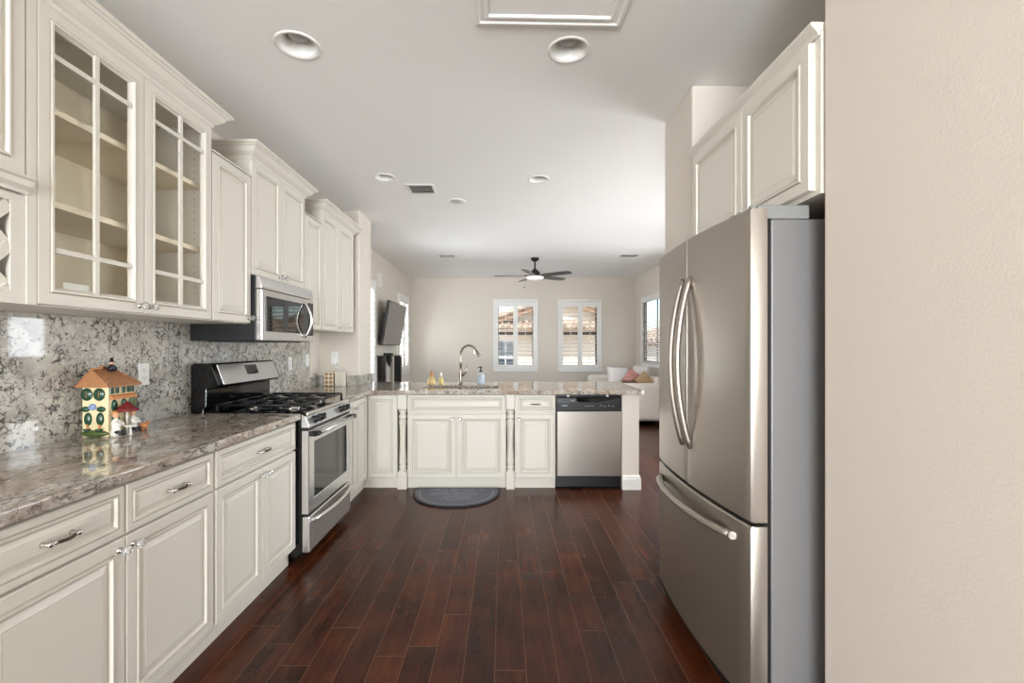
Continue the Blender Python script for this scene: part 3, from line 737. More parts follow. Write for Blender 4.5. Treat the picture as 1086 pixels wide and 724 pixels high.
# bottles by the sink
M_AMBERLIQ = mat('amber_glass', srgb(240, 212, 148), 0.08, trans=0.45)
M_YELLOWLIQ = mat('yellow_soap', srgb(242, 222, 150), 0.1, trans=0.45)
M_BLUELABEL = mat('blue_label', srgb(176, 188, 200), 0.5, var=0.3, vscale=60)
M_CLEARB = mat('clear_bottle_plastic', srgb(222, 227, 230), 0.12, trans=0.5)
M_CORK = mat('copper_stopper', srgb(176, 122, 70), 0.35, 0.4)
t = thing('decanter', 'squat amber glass bottle with ornate stopper left of the faucet', 'bottle', (-0.755, 4.80, 0.9145))
b = MB(); b.lathe([(0.03, 0), (0.040, 0.006), (0.043, 0.03), (0.040, 0.055), (0.026, 0.074), (0.014, 0.086), (0.013, 0.096)], seg=20); b.build('bottle_body', M_AMBERLIQ, t)
b = MB(); b.lathe([(0.015, 0.096), (0.017, 0.102), (0.010, 0.108), (0.019, 0.122), (0.019, 0.132), (0.008, 0.142), (0.010, 0.150), (0.002, 0.158)], seg=16); b.build('stopper', M_CORK, t)
t = thing('spray_bottle', 'slim bottle of yellow liquid with a white cap beside the amber bottle', 'bottle', (-0.655, 4.81, 0.9145))
b = MB(); b.lathe([(0.022, 0), (0.026, 0.004), (0.026, 0.062), (0.020, 0.075), (0.010, 0.084)], seg=20); b.build('bottle_body', M_YELLOWLIQ, t)
b = MB(); b.lathe([(0.012, 0.084), (0.012, 0.100), (0.010, 0.104), (0.010, 0.126), (0.006, 0.130)], seg=16); b.build('cap', M_WHITE, t)
t = thing('soap_dispenser', 'clear and blue pump bottle of hand soap right of the faucet', 'bottle', (-0.238, 4.80, 0.9145))
b = MB(); b.lathe([(0.036, 0), (0.039, 0.004), (0.039, 0.100), (0.034, 0.115), (0.018, 0.128), (0.016, 0.138)], seg=24); b.build('bottle_body', M_CLEARB, t)
b = MB(); b.lathe([(0.0395, 0.018), (0.0395, 0.092)], seg=24, caps=False); b.build('paper_label', M_BLUELABEL, t)
b = MB(); b.lathe([(0.017, 0.136), (0.017, 0.152), (0.007, 0.155), (0.007, 0.178), (0.013, 0.180), (0.013, 0.190), (0.003, 0.192)], seg=16); b.tube([(0, 0, 0.185), (-0.02, -0.010, 0.186), (-0.030, -0.016, 0.180)], 0.005, 8); b.build('pump', M_BLACK, t)

# ------------------------------------------------------------------ range
t = thing('range', 'stainless steel and black freestanding gas range between the left base cabinets', 'stove', (-1.18, 2.772, 0), PI / 2)
RW = 0.757
b = MB(); b.box(0, RW, 0.045, 0.715, 0.04, 0.905); b.box(0.03, RW - 0.03, 0.09, 0.70, 0.0, 0.04); b.build('body', M_GLOSSBLACK, t, bevel=0.003)
b = MB(); b.box(0.004, RW - 0.004, 0.0, 0.045, 0.065, 0.282); dr = b.build('drawer', M_STEEL_H, t, bevel=0.006)
n = 16; pts = [(0.03 + (RW - 0.06) * i / n, 0.002 - 0.050 * math.sin(PI * i / n) ** 0.55, 0.252) for i in range(n + 1)]
b = MB(); b.tube(pts, 0.013, 12); b.build('handle', M_STEEL_H, dr)
b = MB(); b.frame(0.004, RW - 0.004, 0.300, 0.805, 0.0, 0.044, [(0, -.006, 0), (.006, 0, 0), (.075, 0, 0), (.080, -.004, 0)]); dd = b.build('oven_door', M_STEEL_H, t)
b = MB(); b.box(0.085, RW - 0.085, 0.003, 0.03, 0.381, 0.724); b.build('window', M_BLACKGLASS, dd)
b = MB(); b.tube([(0.035, -0.042, 0.785), (RW - 0.035, -0.042, 0.785)], 0.012, 12, 0, (1.0, 1.0))
b.tube([(0.004, -0.030, 0.787), (0.05, -0.044, 0.787)], 0.017, 12, 1); b.tube([(RW - 0.05, -0.044, 0.787), (RW - 0.004, -0.030, 0.787)], 0.017, 12, 1)
b.box(0.006, 0.035, -0.035, 0.0, 0.772, 0.800, 1); b.box(RW - 0.035, RW - 0.006, -0.035, 0.0, 0.772, 0.800, 1); b.build('handle', [M_STEEL_H, M_BLACK], dd)
b = MB(); prof = [(0.0, 0.825), (0.0, 0.833), (0.022, 0.893), (0.045, 0.905), (0.06, 0.905), (0.06, 0.825)]
b.loft([[(x, y, z) for y, z in prof] for x in (0.002, RW - 0.002)]); cp = b.build('control_panel', M_STEEL_H, t, bevel=0.002)
b = MB(); b.box(0.004, RW - 0.004, 0.006, 0.05, 0.806, 0.826); b.build('vent_strip', M_BLACK, t)
kn = Vector((0, -0.94, 0.342)).normalized()
for kx in (0.105, 0.195, 0.565, 0.655):
    b = MB(); b.lathe([(0.026, -0.002), (0.026, 0.004), (0.021, 0.008), (0.019, 0.030), (0.016, 0.034)], (kx, 0.0095, 0.860), kn, 20)
    T0 = Vector((kx, 0.0095, 0.860)) + kn * 0.034
    b.box(kx - 0.004, kx + 0.004, T0.y - 0.006, T0.y + 0.010, T0.z - 0.018, T0.z + 0.018); b.build('knob', M_BLACK, cp)
b = MB(); b.box(0, RW, 0.020, 0.70, 0.905, 0.918); b.build('cooktop', M_GLOSSBLACK, t, bevel=0.005)
b = MB(); b.box(0.003, RW - 0.003, 0.010, 0.022, 0.897, 0.917); b.build('front_trim', M_CHROME, t, bevel=0.004)
for bx, by, br_ in ((0.19, 0.19, 0.045), (0.19, 0.44, 0.036), (RW - 0.19, 0.19, 0.040), (RW - 0.19, 0.44, 0.036)):
    b = MB(); b.lathe([(br_ + 0.012, 0.918), (br_ + 0.010, 0.924), (br_, 0.928), (br_, 0.934)], (bx, by, 0), seg=20, m=1); b.lathe([(br_ - 0.004, 0.934), (br_ - 0.003, 0.941), (br_ - 0.012, 0.944)], (bx, by, 0), seg=20, m=0)
    b.build('burner', [M_IRON, M_CHROME], t)
for gx0, gx1 in ((0.030, 0.368), (RW - 0.368, RW - 0.030)):
    b = MB(); y0, y1, zt = 0.060, 0.575, 0.958; r = 0.008
    def bar(a, c): b.tube([a, c], r, 6)
    for y in (y0, y1, (y0 + y1) / 2): bar((gx0, y, zt), (gx1, y, zt))
    for x in (gx0, gx1): bar((x, y0, zt), (x, y1, zt))
    xm = (gx0 + gx1) / 2
    for by in (0.19, 0.44):
        for dx, dy in ((1, 0), (-1, 0), (0, 1), (0, -1)):
            ex, ey = xm + dx * 0.165, by + dy * 0.127
            b.tube([(xm + dx * 0.028, by + dy * 0.028, zt + 0.002), (ex, ey, zt)], 0.008, 6)
    for x in (gx0, gx1):
        for y in (y0, y1, (y0 + y1) / 2): b.tube([(x, y, 0.917), (x, y, zt)], [0.010, 0.007], 6)
    b.build('grate', M_IRON, t)
# back guard with tilted steel fascia
b = MB(); prof = [(0.640, 0.905), (0.640, 0.935), (0.622, 0.95), (0.622, 1.055), (0.560, 1.070), (0.545, 1.085), (0.590, 1.205), (0.605, 1.215), (0.700, 1.215), (0.715, 1.20), (0.715, 0.905)]
b.loft([[(x, y, z) for y, z in prof] for x in (0.0, RW)]); bg = b.build('back_guard', M_GLOSSBLACK, t, bevel=0.004)
nrm = Vector((0, -(1.205 - 1.085), (0.590 - 0.545))).normalized()
def on_fascia(x, u, h):    # u along the slope 0..1
    y = 0.545 + (0.590 - 0.545) * u; z = 1.085 + (1.205 - 1.085) * u
    return Vector((x, y, z)) + nrm * h
def fascia_box(mb, x0, x1, u0, u1, h0, h1, m=0):
    mb.loft([[on_fascia(x0, u0, h), on_fascia(x1, u0, h), on_fascia(x1, u1, h), on_fascia(x0, u1, h)] for h in (h0, h1)], m)
b = MB(); fascia_box(b, 0.045, RW - 0.020, -0.02, 1.0, 0.0, 0.004); fa = b.build('fascia', M_STEEL_H, bg, bevel=0.0015)
b = MB(); fascia_box(b, 0.335, 0.475, 0.36, 0.88, 0.004, 0.0055); b.build('display', M_BLACKGLASS, bg)

# ------------------------------------------------------------------ microwave
t = thing('microwave', 'stainless over-the-range microwave with black window and bowed handle', 'microwave', (UX, 2.774, 0), PI / 2)
MW = 0.753; z0, z1 = 1.352, 1.752
b = MB(); b.box(0, MW, -0.028, 0.372, z0, z1); b.build('body', M_BLACK, t, bevel=0.004)
b = MB(); prof = [(-0.060, 1.674), (-0.063, 1.69), (-0.056, 1.725), (-0.046, 1.748), (-0.028, 1.750), (-0.028, 1.674)]
b.loft([[(x, y, z) for y, z in prof] for x in (0, MW)]); b.build('vent_panel', M_STEEL_H, t, bevel=0.002)
b = MB(); b.box(0, MW, -0.064, -0.028, z0 + 0.004, 1.669); dd = b.build('door', M_STEEL_H, t, bevel=0.005)
b = MB(); b.box(0.045, 0.700, -0.0665, -0.060, 1.412, 1.630); b.build('window', M_BLACKGLASS, dd, bevel=0.002)
b = MB(); b.box(0.660, 0.738, -0.0685, -0.060, 1.40, 1.645); b.build('control_panel', M_BLACK, dd, bevel=0.001)
n = 14; pts = [(0.590, -0.066 - 0.052 * math.sin(PI * i / n) ** 0.8, 1.385 + 0.250 * i / n) for i in range(n + 1)]
b = MB(); b.tube(pts, 0.010, 12); b.build('handle', M_STEEL_H, dd)
b = MB(); b.box(0.05, MW - 0.05, 0.02, 0.30, z0 - 0.006, z0); b.build('filter_grille', M_BLACK, t)

# ------------------------------------------------------------------ dishwasher
t = thing('dishwasher', 'stainless dishwasher with black control panel in the peninsula', 'dishwasher', (0.486, PY - 0.012, 0), 0)
DW = 0.604
b = MB(); b.box(0.003, DW - 0.003, 0.03, 0.62, 0.02, 0.868); b.build('tub', M_BLACK, t)
b = MB(); b.box(0.006, DW - 0.006, 0, 0.03, 0.122, 0.722); b.build('door', M_STEEL_X, t, bevel=0.006)
b = MB()
prof = [(0.0, 0.724), (-0.004, 0.730), (-0.006, 0.80), (-0.002, 0.846), (0.012, 0.853), (0.03, 0.853), (0.03, 0.724)]
b.loft([[(x, y, z) for y, z in prof] for x in (0.003, DW - 0.003)]); cp = b.build('control_panel', M_BLACK, t, bevel=0.003)
b = MB(); b.loft([[(0.19 + 0.02 * k, -0.0068 - 0.010 * (1 - k), zz) for k, zz in ((0, 0.842), (1, 0.815))], [(0.50 - 0.10 * k, -0.0068 - 0.010 * (1 - k), zz) for k, zz in ((0, 0.842), (1, 0.815))]], 0, False, False)
b.v = []; b.f = []; b.m = []; b.s = []
pl = [(0.18, 0.845), (0.43, 0.845), (0.56, 0.838), (0.43, 0.818), (0.36, 0.806), (0.22, 0.806), (0.185, 0.815)]
b.prism(pl, -0.020, -0.004, 0, 'xz'); b.build('grip', M_GLOSSBLACK, cp, bevel=0.003)
def mark(name, spans):
    b = MB()
    for x0, x1, z0, z1 in spans: b.box(x0, x1, -0.0066, -0.003, z0, z1)
    return b.build(name, M_WHITEMARK, cp)
mark('maker_mark', [(0.048, 0.106, 0.770, 0.778)])
mark('model_mark', [(0.132, 0.168, 0.816, 0.820)])
for i in range(4):
    mark('button_mark', [(0.262 + i * 0.022, 0.276 + i * 0.022, 0.768, 0.774)])
    mark('cycle_mark', [(0.402 + i * 0.037, 0.416 + i * 0.037, 0.771 - 0.006 * (i % 2), 0.777 - 0.006 * (i % 2))])
b = MB(); b.box(0.0, DW, 0.045, 0.08, 0.0, 0.118); b.build('kick_plate', M_GLOSSBLACK, t)
for x in (0.10, 0.46):
    b = MB(); b.box(x, x + 0.022, 0.0, 0.03, 0.853, 0.872); b.build('mounting_bracket', M_CHROME, t)

# ------------------------------------------------------------------ refrigerator (faces -X)
FW = 0.907
t = thing('refrigerator', 'stainless french-door refrigerator with bottom freezer on the right', 'refrigerator', (0.835, 2.454, 0), -PI / 2)
b = MB(); b.box(0.006, FW - 0.006, 0.075, 0.76, 0.02, 1.752); b.box(0.03, FW - 0.03, 0.09, 0.74, 0, 0.02); b.build('body', M_GREY, t, bevel=0.004)
b = MB(); b.box(0.014, FW - 0.014, 0.058, 0.076, 0.10, 1.745); b.build('gasket', M_BLACK, t)
def bulge(x): return 0.034 * (1 - ((x - FW / 2) / (FW / 2)) ** 2)
def curved_door(name, x0, x1, z0, z1, er=0.010):
    xs = [x0] + [x0 + (x1 - x0) * i / 14 for i in range(1, 14)] + [x1]
    rings = []
    def sec(z, ins):
        front = []
        for i, x in enumerate(xs):
            y = -bulge(x) + ins
            if i == 0: front += [(x0, y + er, z), (x0 + er * 0.3, y + er * 0.3, z), (x0 + er, -bulge(x0 + er) + ins, z)]
            elif i == len(xs) - 1: front += [(x1 - er, -bulge(x1 - er) + ins, z), (x1 - er * 0.3, y + er * 0.3, z), (x1, y + er, z)]
            else: front.append((x, y, z))
        return front + [(x1, 0.058, z), (x0, 0.058, z)]
    b = MB(); b.loft([sec(z0, 0.006), sec(z0 + 0.006, 0.0), sec(z1 - 0.006, 0.0), sec(z1, 0.006)], 0, True, True, False)
    for i, f in enumerate(b.f): b.s[i] = False
    o = b.build(name, M_STEEL_V, t)
    o.data.polygons.foreach_set('use_smooth', [True] * len(o.data.polygons))
    sm = o.modifiers.new('split', 'EDGE_SPLIT'); sm.split_angle = math.radians(32)
    return o
half = FW / 2
dl = curved_door('door', 0.0, half - 0.003, 0.722, 1.788); drt = curved_door('door', half + 0.003, FW, 0.722, 1.788)
fz = curved_door('freezer_drawer', 0.0, FW, 0.095, 0.708)
def bow_handle(parent, x):
    n = 24; zt, zb = 1.615, 0.885; y0 = -bulge(x)
    pts = [(x, y0 + 0.002 - 0.060 * math.sin(PI * i / n) ** 0.75, zb + (zt - zb) * i / n) for i in range(n + 1)]
    b = MB(); b.tube(pts, 0.0155, 12, 0, (1, 0.85)); b.build('handle', M_STEEL_V, parent)
bow_handle(dl, half - 0.040); bow_handle(drt, half + 0.040)
n = 24; pts = []
for i in range(n + 1):
    x = 0.085 + (FW - 0.175) * i / n
    pts.append((x, -bulge(x) - 0.004 - 0.046 * math.sin(PI * i / n) ** 0.5, 0.645))
b = MB(); b.tube(pts, 0.016, 12); b.lathe([(0.018, -0.004), (0.018, 0.01), (0.012, 0.013)], pts[-1], (0.9, -0.4, 0), 16); b.build('handle', M_STEEL_V, fz)
for x0, x1 in ((0.006, 0.075), (FW - 0.075, FW - 0.006)):
    b = MB(); b.box(x0, x1, 0.03, 0.205, 1.753, 1.800); b.lathe([(0.016, 0), (0.016, 0.03), (0.012, 0.033)], ((x0 + x1) / 2, 0.032, 1.775), (0, 0, 1), 14); b.build('hinge_cover', M_GREYPL, t, bevel=0.004)
b = MB(); b.box(0.02, FW - 0.02, 0.02, 0.075, 0.012, 0.085); b.build('base_grille', M_BLACK, t)

# ------------------------------------------------------------------ floor mat
t = thing('floor_mat', 'grey half-round rubber kitchen mat on the floor below the sink', 'mat', (-0.42, 4.235, 0.001))
def half(r, d, n=28, y=0.0): return [(r * math.cos(PI + PI * i / n), y + d * math.sin(PI + PI * i / n)) for i in range(n + 1)]
def rnd(r, d, y=0.0):
    e = [(-r + 0.02, y), (-r, y - 0.02)]
    pts = []
    for i in range(33):
        a = PI + PI * i / 32; sx = math.cos(a); sy = math.sin(a)
        pts.append((r * (abs(sx) ** 0.82) * (1 if sx > 0 else -1), y - 0.06 - (d - 0.06) * abs(sy)))
    return [(-r + 0.03, y)] + pts + [(r - 0.03, y)]
b = MB(); b.prism(rnd(0.395, 0.50), 0, 0.010); b.build('edge', M_RUBBEREDGE, t)
b = MB(); b.prism(rnd(0.375, 0.472, -0.012), 0.010, 0.0125); b.build('surface', M_RUBBER, t)
b = MB(); p1 = rnd(0.335, 0.425, -0.035); p2 = rnd(0.327, 0.415, -0.041)
for i in range(1, len(p1) - 2):
    b.add([(p1[i][0], p1[i][1], 0.0129), (p1[i + 1][0], p1[i + 1][1], 0.0129), (p2[i + 1][0], p2[i + 1][1], 0.0129), (p2[i][0], p2[i][1], 0.0129)], [(0, 1, 2, 3)])
b.build('border_line', M_MATTEXT, t)
# the embossed writing is too small to read in the photograph: rows of raised strokes in its place
b = MB(); rr_ = random.Random(3)
def scribble(x0, x1, y, h, r, dens=0.012):
    x = x0
    while x < x1:
        wd_ = rr_.uniform(0.5, 1.2) * dens
        pts = [(x, y - h * 0.4, 0.013), (x + wd_ * 0.35, y + h * rr_.uniform(0.1, 0.6), 0.013), (x + wd_ * 0.7, y - h * rr_.uniform(0.1, 0.5), 0.013), (x + wd_, y + h * rr_.uniform(-0.2, 0.2), 0.013)]
        b.tube(pts, r, 5, 0, (0.4, 1)); x += wd_ * (1.0 if rr_.random() < 0.85 else 2.2)
scribble(-0.24, -0.10, -0.070, 0.030, 0.0028, 0.016); scribble(-0.06, 0.25, -0.068, 0.042, 0.0030, 0.022)
for y, x0, x1 in ((-0.120, -0.19, 0.17), (-0.165, -0.23, 0.19), (-0.210, -0.22, 0.20), (-0.255, -0.10, 0.13), (-0.30, -0.14, 0.15), (-0.345, -0.07, 0.06)):
    scribble(x0, x1, y, 0.024, 0.0020, 0.014)
b.build('embossed_writing', M_MATTEXT, t)

# ------------------------------------------------------------------ cookie jar house on the counter
M_JARWALL = mat('cream_glaze', srgb(224, 209, 166), 0.25, var=0.08, vscale=40)
M_JARROOF = mat('terracotta_glaze', srgb(166, 116, 78), 0.35, var=0.25, vscale=120)
M_JARGREEN = mat('dark_green_glaze', srgb(38, 72, 52), 0.25, var=0.35, vscale=90)
M_JARGRASS = mat('grass_glaze', srgb(76, 92, 44), 0.35, var=0.4, vscale=120)
M_JARRED = mat('red_glaze', srgb(112, 38, 38), 0.25)
M_JARWHITE = mat('white_glaze', srgb(232, 226, 216), 0.25)
M_JARDARK = mat('navy_glaze', srgb(34, 36, 46), 0.25)
M_JARORANGE = mat('orange_glaze', srgb(200, 134, 84), 0.3)
M_JARBLUE = mat('blue_glaze', srgb(140, 154, 190), 0.3, var=0.2, vscale=150)
M_SKIN = mat('figure_skin_glaze', srgb(214, 164, 130), 0.35)
JX0, JX1, JY0, JY1 = -1.880, -1.765, 2.040, 2.190
jc = ((JX0 + JX1) / 2, (JY0 + JY1) / 2)
t = thing('cookie_jar', 'ceramic house cookie jar with tiled roof and green shutters on the left counter', 'jar', (jc[0], jc[1], 0.9145))
hx, hy = (JX1 - JX0) / 2, (JY1 - JY0) / 2
EZ, RZ = 0.238, 0.298
b = MB(); b.box(-hx, hx, -hy, hy, 0, EZ); b.build('house_wall', M_JARWALL, t, bevel=0.003)
ov = 0.017; sl = (RZ - 0.006 - EZ) / hx
b = MB(); yn, yr, yf = -hy - ov, 0.012, hy + ov; ex, ez = hx + ov, EZ - ov * sl
# solid under the tiles: front gable, hipped at the far end
b.add([(-ex, yn, ez), (ex, yn, ez), (ex, yf, ez), (-ex, yf, ez), (0, yn, RZ), (0, yr, RZ)], [(0, 3, 2, 1), (0, 1, 4), (1, 2, 5, 4), (3, 0, 4, 5), (2, 3, 5)])
NR = 8
for sgn in (-1, 1):
    for i in range(NR):
        k0, k1 = i / NR, (i + 1) / NR + 0.02
        def q(k, dz): return [(sgn * ex * k, yn, RZ + (ez - RZ) * k + dz), (sgn * ex * k, yr + (yf - yr) * k, RZ + (ez - RZ) * k + dz)]
        (a0, a1), (c0, c1) = q(k0, 0.0), q(k0, 0.003); (d0, d1), (e0, e1) = q(k1, 0.0), q(k1, 0.007)
        b.loft([[a0, a1, c1, c0], [d0, d1, e1, e0]])
    for k in range(15):
        y = yn + (yf - yn) * k / 14; ks = max(0.0, (y - yr) / (yf - yr))
        if ks > 0.96: continue
        b.tube([(sgn * ex * ks, y, RZ + (ez - RZ) * ks + 0.006), (sgn * ex, y, ez + 0.007)], 0.0026, 6)
    b.tube([(0, yr, RZ + 0.005), (sgn * ex, yf, ez + 0.006)], 0.0045, 8)
b.tube([(0, yn - 0.002, RZ + 0.006), (0, yr, RZ + 0.006)], 0.006, 8)
for i in range(5):     # tiled gable end
    k0, k1 = i / 5, (i + 1) / 5
    b.box(-(hx + 0.006) * (1 - k0), (hx + 0.006) * (1 - k0), -hy - 0.011 + 0.0015 * i, -hy, EZ + 0.001 + (RZ - EZ - 0.008) * k0, EZ + 0.001 + (RZ - EZ - 0.008) * k1)
b.build('roof', M_JARROOF, t)
b = MB(); b.box(-0.024, -0.004, -0.030, -0.008, RZ - 0.02, RZ + 0.018); b.build('chimney', M_JARROOF, t, bevel=0.002)
fy = -0.012
b = MB(); b.lathe([(0.013, 0.290), (0.015, 0.306), (0.010, 0.318), (0.004, 0.324)], (0.020, fy, 0), seg=12); b.ball((0.020, fy, 0.328), 0.0085, m=1); b.lathe([(0.014, 0.333), (0.008, 0.337), (0.0065, 0.350), (0.001, 0.354)], (0.020, fy, 0), seg=12)
for sg in (-1, 1): b.tube([(0.020, fy + sg * 0.012, 0.316), (0.026, fy + sg * 0.018, 0.304), (0.032, fy + sg * 0.010, 0.296)], [0.005, 0.0045, 0.004], 8)
b.build('rooftop_figure', [M_JARDARK, M_SKIN], t)
b = MB(); b.ball((0, -hy - 0.002, 0.016), hx + 0.006, 0.014, 0.0155, 20, 8); b.build('grass_base', M_JARGRASS, t)
for x in (-0.036, 0.019):
    b = MB(); b.ball((x, -hy, 0.190), 0.0265, 0.009, 0.0285, 22, 12); b.build('window', M_JARGREEN, t)
    f = MB(); f.box(x + 0.004, x + 0.0055, -hy - 0.0100, -hy - 0.004, 0.176, 0.206); f.build('window_bar', M_JARORANGE, t)
b = MB(); b.ball((-0.010, -hy, 0.134), 0.018, 0.012, 0.016, 14, 8, 0)
for x in (-0.042, 0.028): b.ball((x, -hy, 0.124), 0.020, 0.009, 0.013, 14, 8, 1)
b.build('flower_box', [M_JARBLUE, M_JARGREEN], t)
for x in (-0.030, 0.024):
    b = MB(); b.ball((x, -hy, 0.080), 0.0175, 0.010, 0.030, 16, 10, 0); b.lathe([(0.005, 0), (0.005, 0.03)], (x, -hy - 0.003, 0.028), seg=8, m=1); b.lathe([(0.011, 0), (0.015, 0.014)], (x, -hy - 0.005, 0.024), seg=10, m=0); b.build('topiary', [M_JARGREEN, M_JARORANGE], t)
for y in (-0.056, -0.028, 0.006, 0.034, 0.057):
    b = MB(); b.box(hx, hx + 0.005, y - 0.009, y + 0.009, 0.190, 0.222); b.build('window', M_JARGREEN, t, bevel=0.003)
b = MB(); b.T = Matrix.Translation((hx, 0, 0)); b.loft([[(0, y, 0.186), (0, y, 0.170), (0.018, y, 0.166), (0.012, y, 0.178)] for y in (-0.068, 0.070)]); b.build('awning', M_JARORANGE, t)
for y in (-0.042, 0.010, 0.053):
    b = MB(); b.ball((hx, y, 0.138), 0.007, 0.017, 0.026, 16, 10); b.build('arched_window', M_JARGREEN, t)
b = MB(); b.ball((hx + 0.002, 0.058, 0.150), 0.010, 0.014, 0.030, 10, 8); b.build('climbing_plant', M_JARGRASS, t)
b = MB(); b.ball((hx, -0.036, 0.066), 0.007, 0.024, 0.040, 16, 10); b.build('arched_door', M_JARGREEN, t)
b = MB(); b.lathe([(0.046, 0.108), (0.040, 0.120), (0.020, 0.138), (0.004, 0.152), (0.001, 0.156)], (hx + 0.032, -0.010, 0), seg=10, m=0, smooth=False); b.cyl((hx + 0.032, -0.010, 0.0), (hx + 0.032, -0.010, 0.112), 0.0045, 8, 1); b.build('parasol', [M_JARRED, M_JARWHITE], t)
b = MB(); b.lathe([(0.012, 0), (0.006, 0.006), (0.005, 0.036), (0.026, 0.039), (0.026, 0.045)], (hx + 0.050, -0.012, 0), seg=14); b.build('cafe_table', M_JARWHITE, t)
def figurine(x, y, cloth, hair, legs, k=1.45):
    b = MB(); b.T = Matrix.Translation((x, y, 0)) @ Matrix.Scale(k, 4)
    b.lathe([(0.013, 0), (0.015, 0.012), (0.011, 0.026), (0.013, 0.040), (0.010, 0.050), (0.005, 0.055), (0.0045, 0.058)], seg=12, m=0)
    for sg in (-1, 1):
        b.tube([(0.006, sg * 0.010, 0.047), (0.014, sg * 0.010, 0.036), (0.020, sg * 0.003, 0.037)], [0.0055, 0.0045, 0.0035], 8, 0)
        b.tube([(0.004, sg * 0.007, 0.014), (0.018, sg * 0.007, 0.014), (0.020, sg * 0.007, 0.004)], [0.0065, 0.0055, 0.004], 8, 3)
    b.ball((0, 0, 0.066), 0.009, 0.009, 0.0105, 12, 8, 1); b.ball((-0.002, 0, 0.071), 0.0098, 0.0098, 0.008, 12, 8, 2)
    b.ball((0.0088, 0, 0.0655), 0.0018, 0.0016, 0.0018, 6, 4, 1)
    return b.build('figurine', [cloth, M_SKIN, hair, legs], t)
figurine(hx + 0.022, -0.058, M_JARWHITE, M_JARORANGE, M_JARDARK); figurine(hx + 0.022, 0.032, M_JARWHITE, M_JARROOF, M_JARDARK)
b = MB(); b.ball((hx + 0.036, 0.080, 0.024), 0.015, 0.022, 0.016, 14, 8); b.ball((hx + 0.038, 0.104, 0.034), 0.010, 0.010, 0.010, 12, 8)
for dx in (-0.007, 0.007):
    for dy in (0.068, 0.092): b.cyl((hx + 0.036 + dx, dy, 0.0), (hx + 0.036 + dx, dy, 0.018), 0.0045, 8)
b.tube([(hx + 0.036, 0.060, 0.028), (hx + 0.036, 0.052, 0.042)], 0.0025, 6); b.build('pet_figurine', M_JARORANGE, t)

# ------------------------------------------------------------------ canisters, outlets
def weave_mat():
    m, nt, p = base_mat('woven_brown_and_cream'); N, L = nt.nodes, nt.links
    tc = N.new('ShaderNodeTexCoord'); mp = N.new('ShaderNodeMapping'); mp.inputs['Rotation'].default_value = (0, PI / 4, 0); mp.inputs['Scale'].default_value = (34, 34, 34)
    ck = N.new('ShaderNodeTexChecker'); ck.inputs['Scale'].default_value = 1.0; ck.inputs['Color1'].default_value = srgb(168, 128, 84); ck.inputs['Color2'].default_value = srgb(230, 218, 196)
    L.new(tc.outputs['Object'], mp.inputs['Vector']); L.new(mp.outputs[0], ck.inputs['Vector']); L.new(ck.outputs[0], p.inputs['Base Color']); p.inputs['Roughness'].default_value = 0.6
    return m
M_WEAVE = weave_mat()
M_IVORY = mat('ivory_ceramic', srgb(226, 218, 202), 0.35, var=0.08, vscale=60)
t = thing('canister', 'brown and cream diamond-patterned canister in the counter corner by the column', 'canister', (-1.765, 4.66, 0.9145))
b = MB(); b.box(-0.048, 0.048, -0.045, 0.045, 0, 0.135); b.build('canister_body', M_WEAVE, t, bevel=0.004)
b = MB(); b.box(-0.049, 0.049, -0.046, 0.046, 0.1355, 0.150); b.build('lid', M_IVORY, t, bevel=0.004)
t = thing('canister', 'plain ivory canister right of the diamond-patterned one', 'canister', (-1.662, 4.66, 0.9145))
b = MB(); b.box(-0.042, 0.042, -0.045, 0.045, 0, 0.138); b.build('canister_body', M_IVORY, t, bevel=0.004)
b = MB(); b.box(-0.043, 0.043, -0.046, 0.046, 0.1385, 0.152); b.lathe([(0.008, 0.152), (0.010, 0.160), (0.004, 0.164)], seg=12); b.build('lid', M_IVORY, t, bevel=0.003)

def outlet(loc, rotz, label, kind='duplex'):
    t = thing('wall_outlet' if kind == 'duplex' else 'light_switch', label, 'outlet' if kind == 'duplex' else 'switch', loc, rotz)
    b = MB(); b.box(-0.036, 0.036, -0.006, 0, -0.058, 0.058); b.build('cover_plate', M_WHITE, t, bevel=0.003)
    if kind == 'duplex':
        for z in (-0.021, 0.021):
            s = MB(); s.box(-0.016, 0.016, -0.0075, -0.006, z - 0.014, z + 0.014, 0)
            s.box(-0.008, -0.006, -0.0079, -0.0074, z - 0.002, z + 0.007, 1); s.box(0.006, 0.008, -0.0079, -0.0074, z - 0.002, z + 0.007, 1); s.box(-0.002, 0.002, -0.0079, -0.0074, z - 0.010, z - 0.006, 1)
            s.build('socket', [M_WHITE, M_DARKGAP], t)
    else:
        s = MB(); s.box(-0.012, 0.012, -0.010, -0.006, -0.030, 0.030); s.build('rocker', M_WHITE, t, bevel=0.002)
    return t
SX = XL + 0.0162
outlet((SX, 2.415, 1.172), PI / 2, 'white duplex wall outlet on the backsplash behind the house cookie jar')
outlet((SX, 4.07, 1.165), PI / 2, 'white wall outlet on the backsplash just beyond the range')
outlet((SX, 4.43, 1.185), PI / 2, 'white light switch on the backsplash near the corner by the canisters', 'switch')
outlet((-1.755, 4.7585, 1.205), 0, 'white wall outlet on the beige column face above the canisters')
t = thing('night_light', 'white plug-in adapter with cord hanging below the column outlet', 'adapter', (-1.755, 4.7505, 1.165))
b = MB(); b.box(-0.024, 0.024, -0.038, 0, -0.032, 0.024); b.build('plug_body', M_WHITE, t, bevel=0.006)
b = MB(); b.tube([(0.01, -0.03, -0.03), (0.03, -0.034, -0.06), (0.065, -0.034, -0.075), (0.09, -0.03, -0.10)], 0.006, 8); b.build('cord', M_WHITE, t)

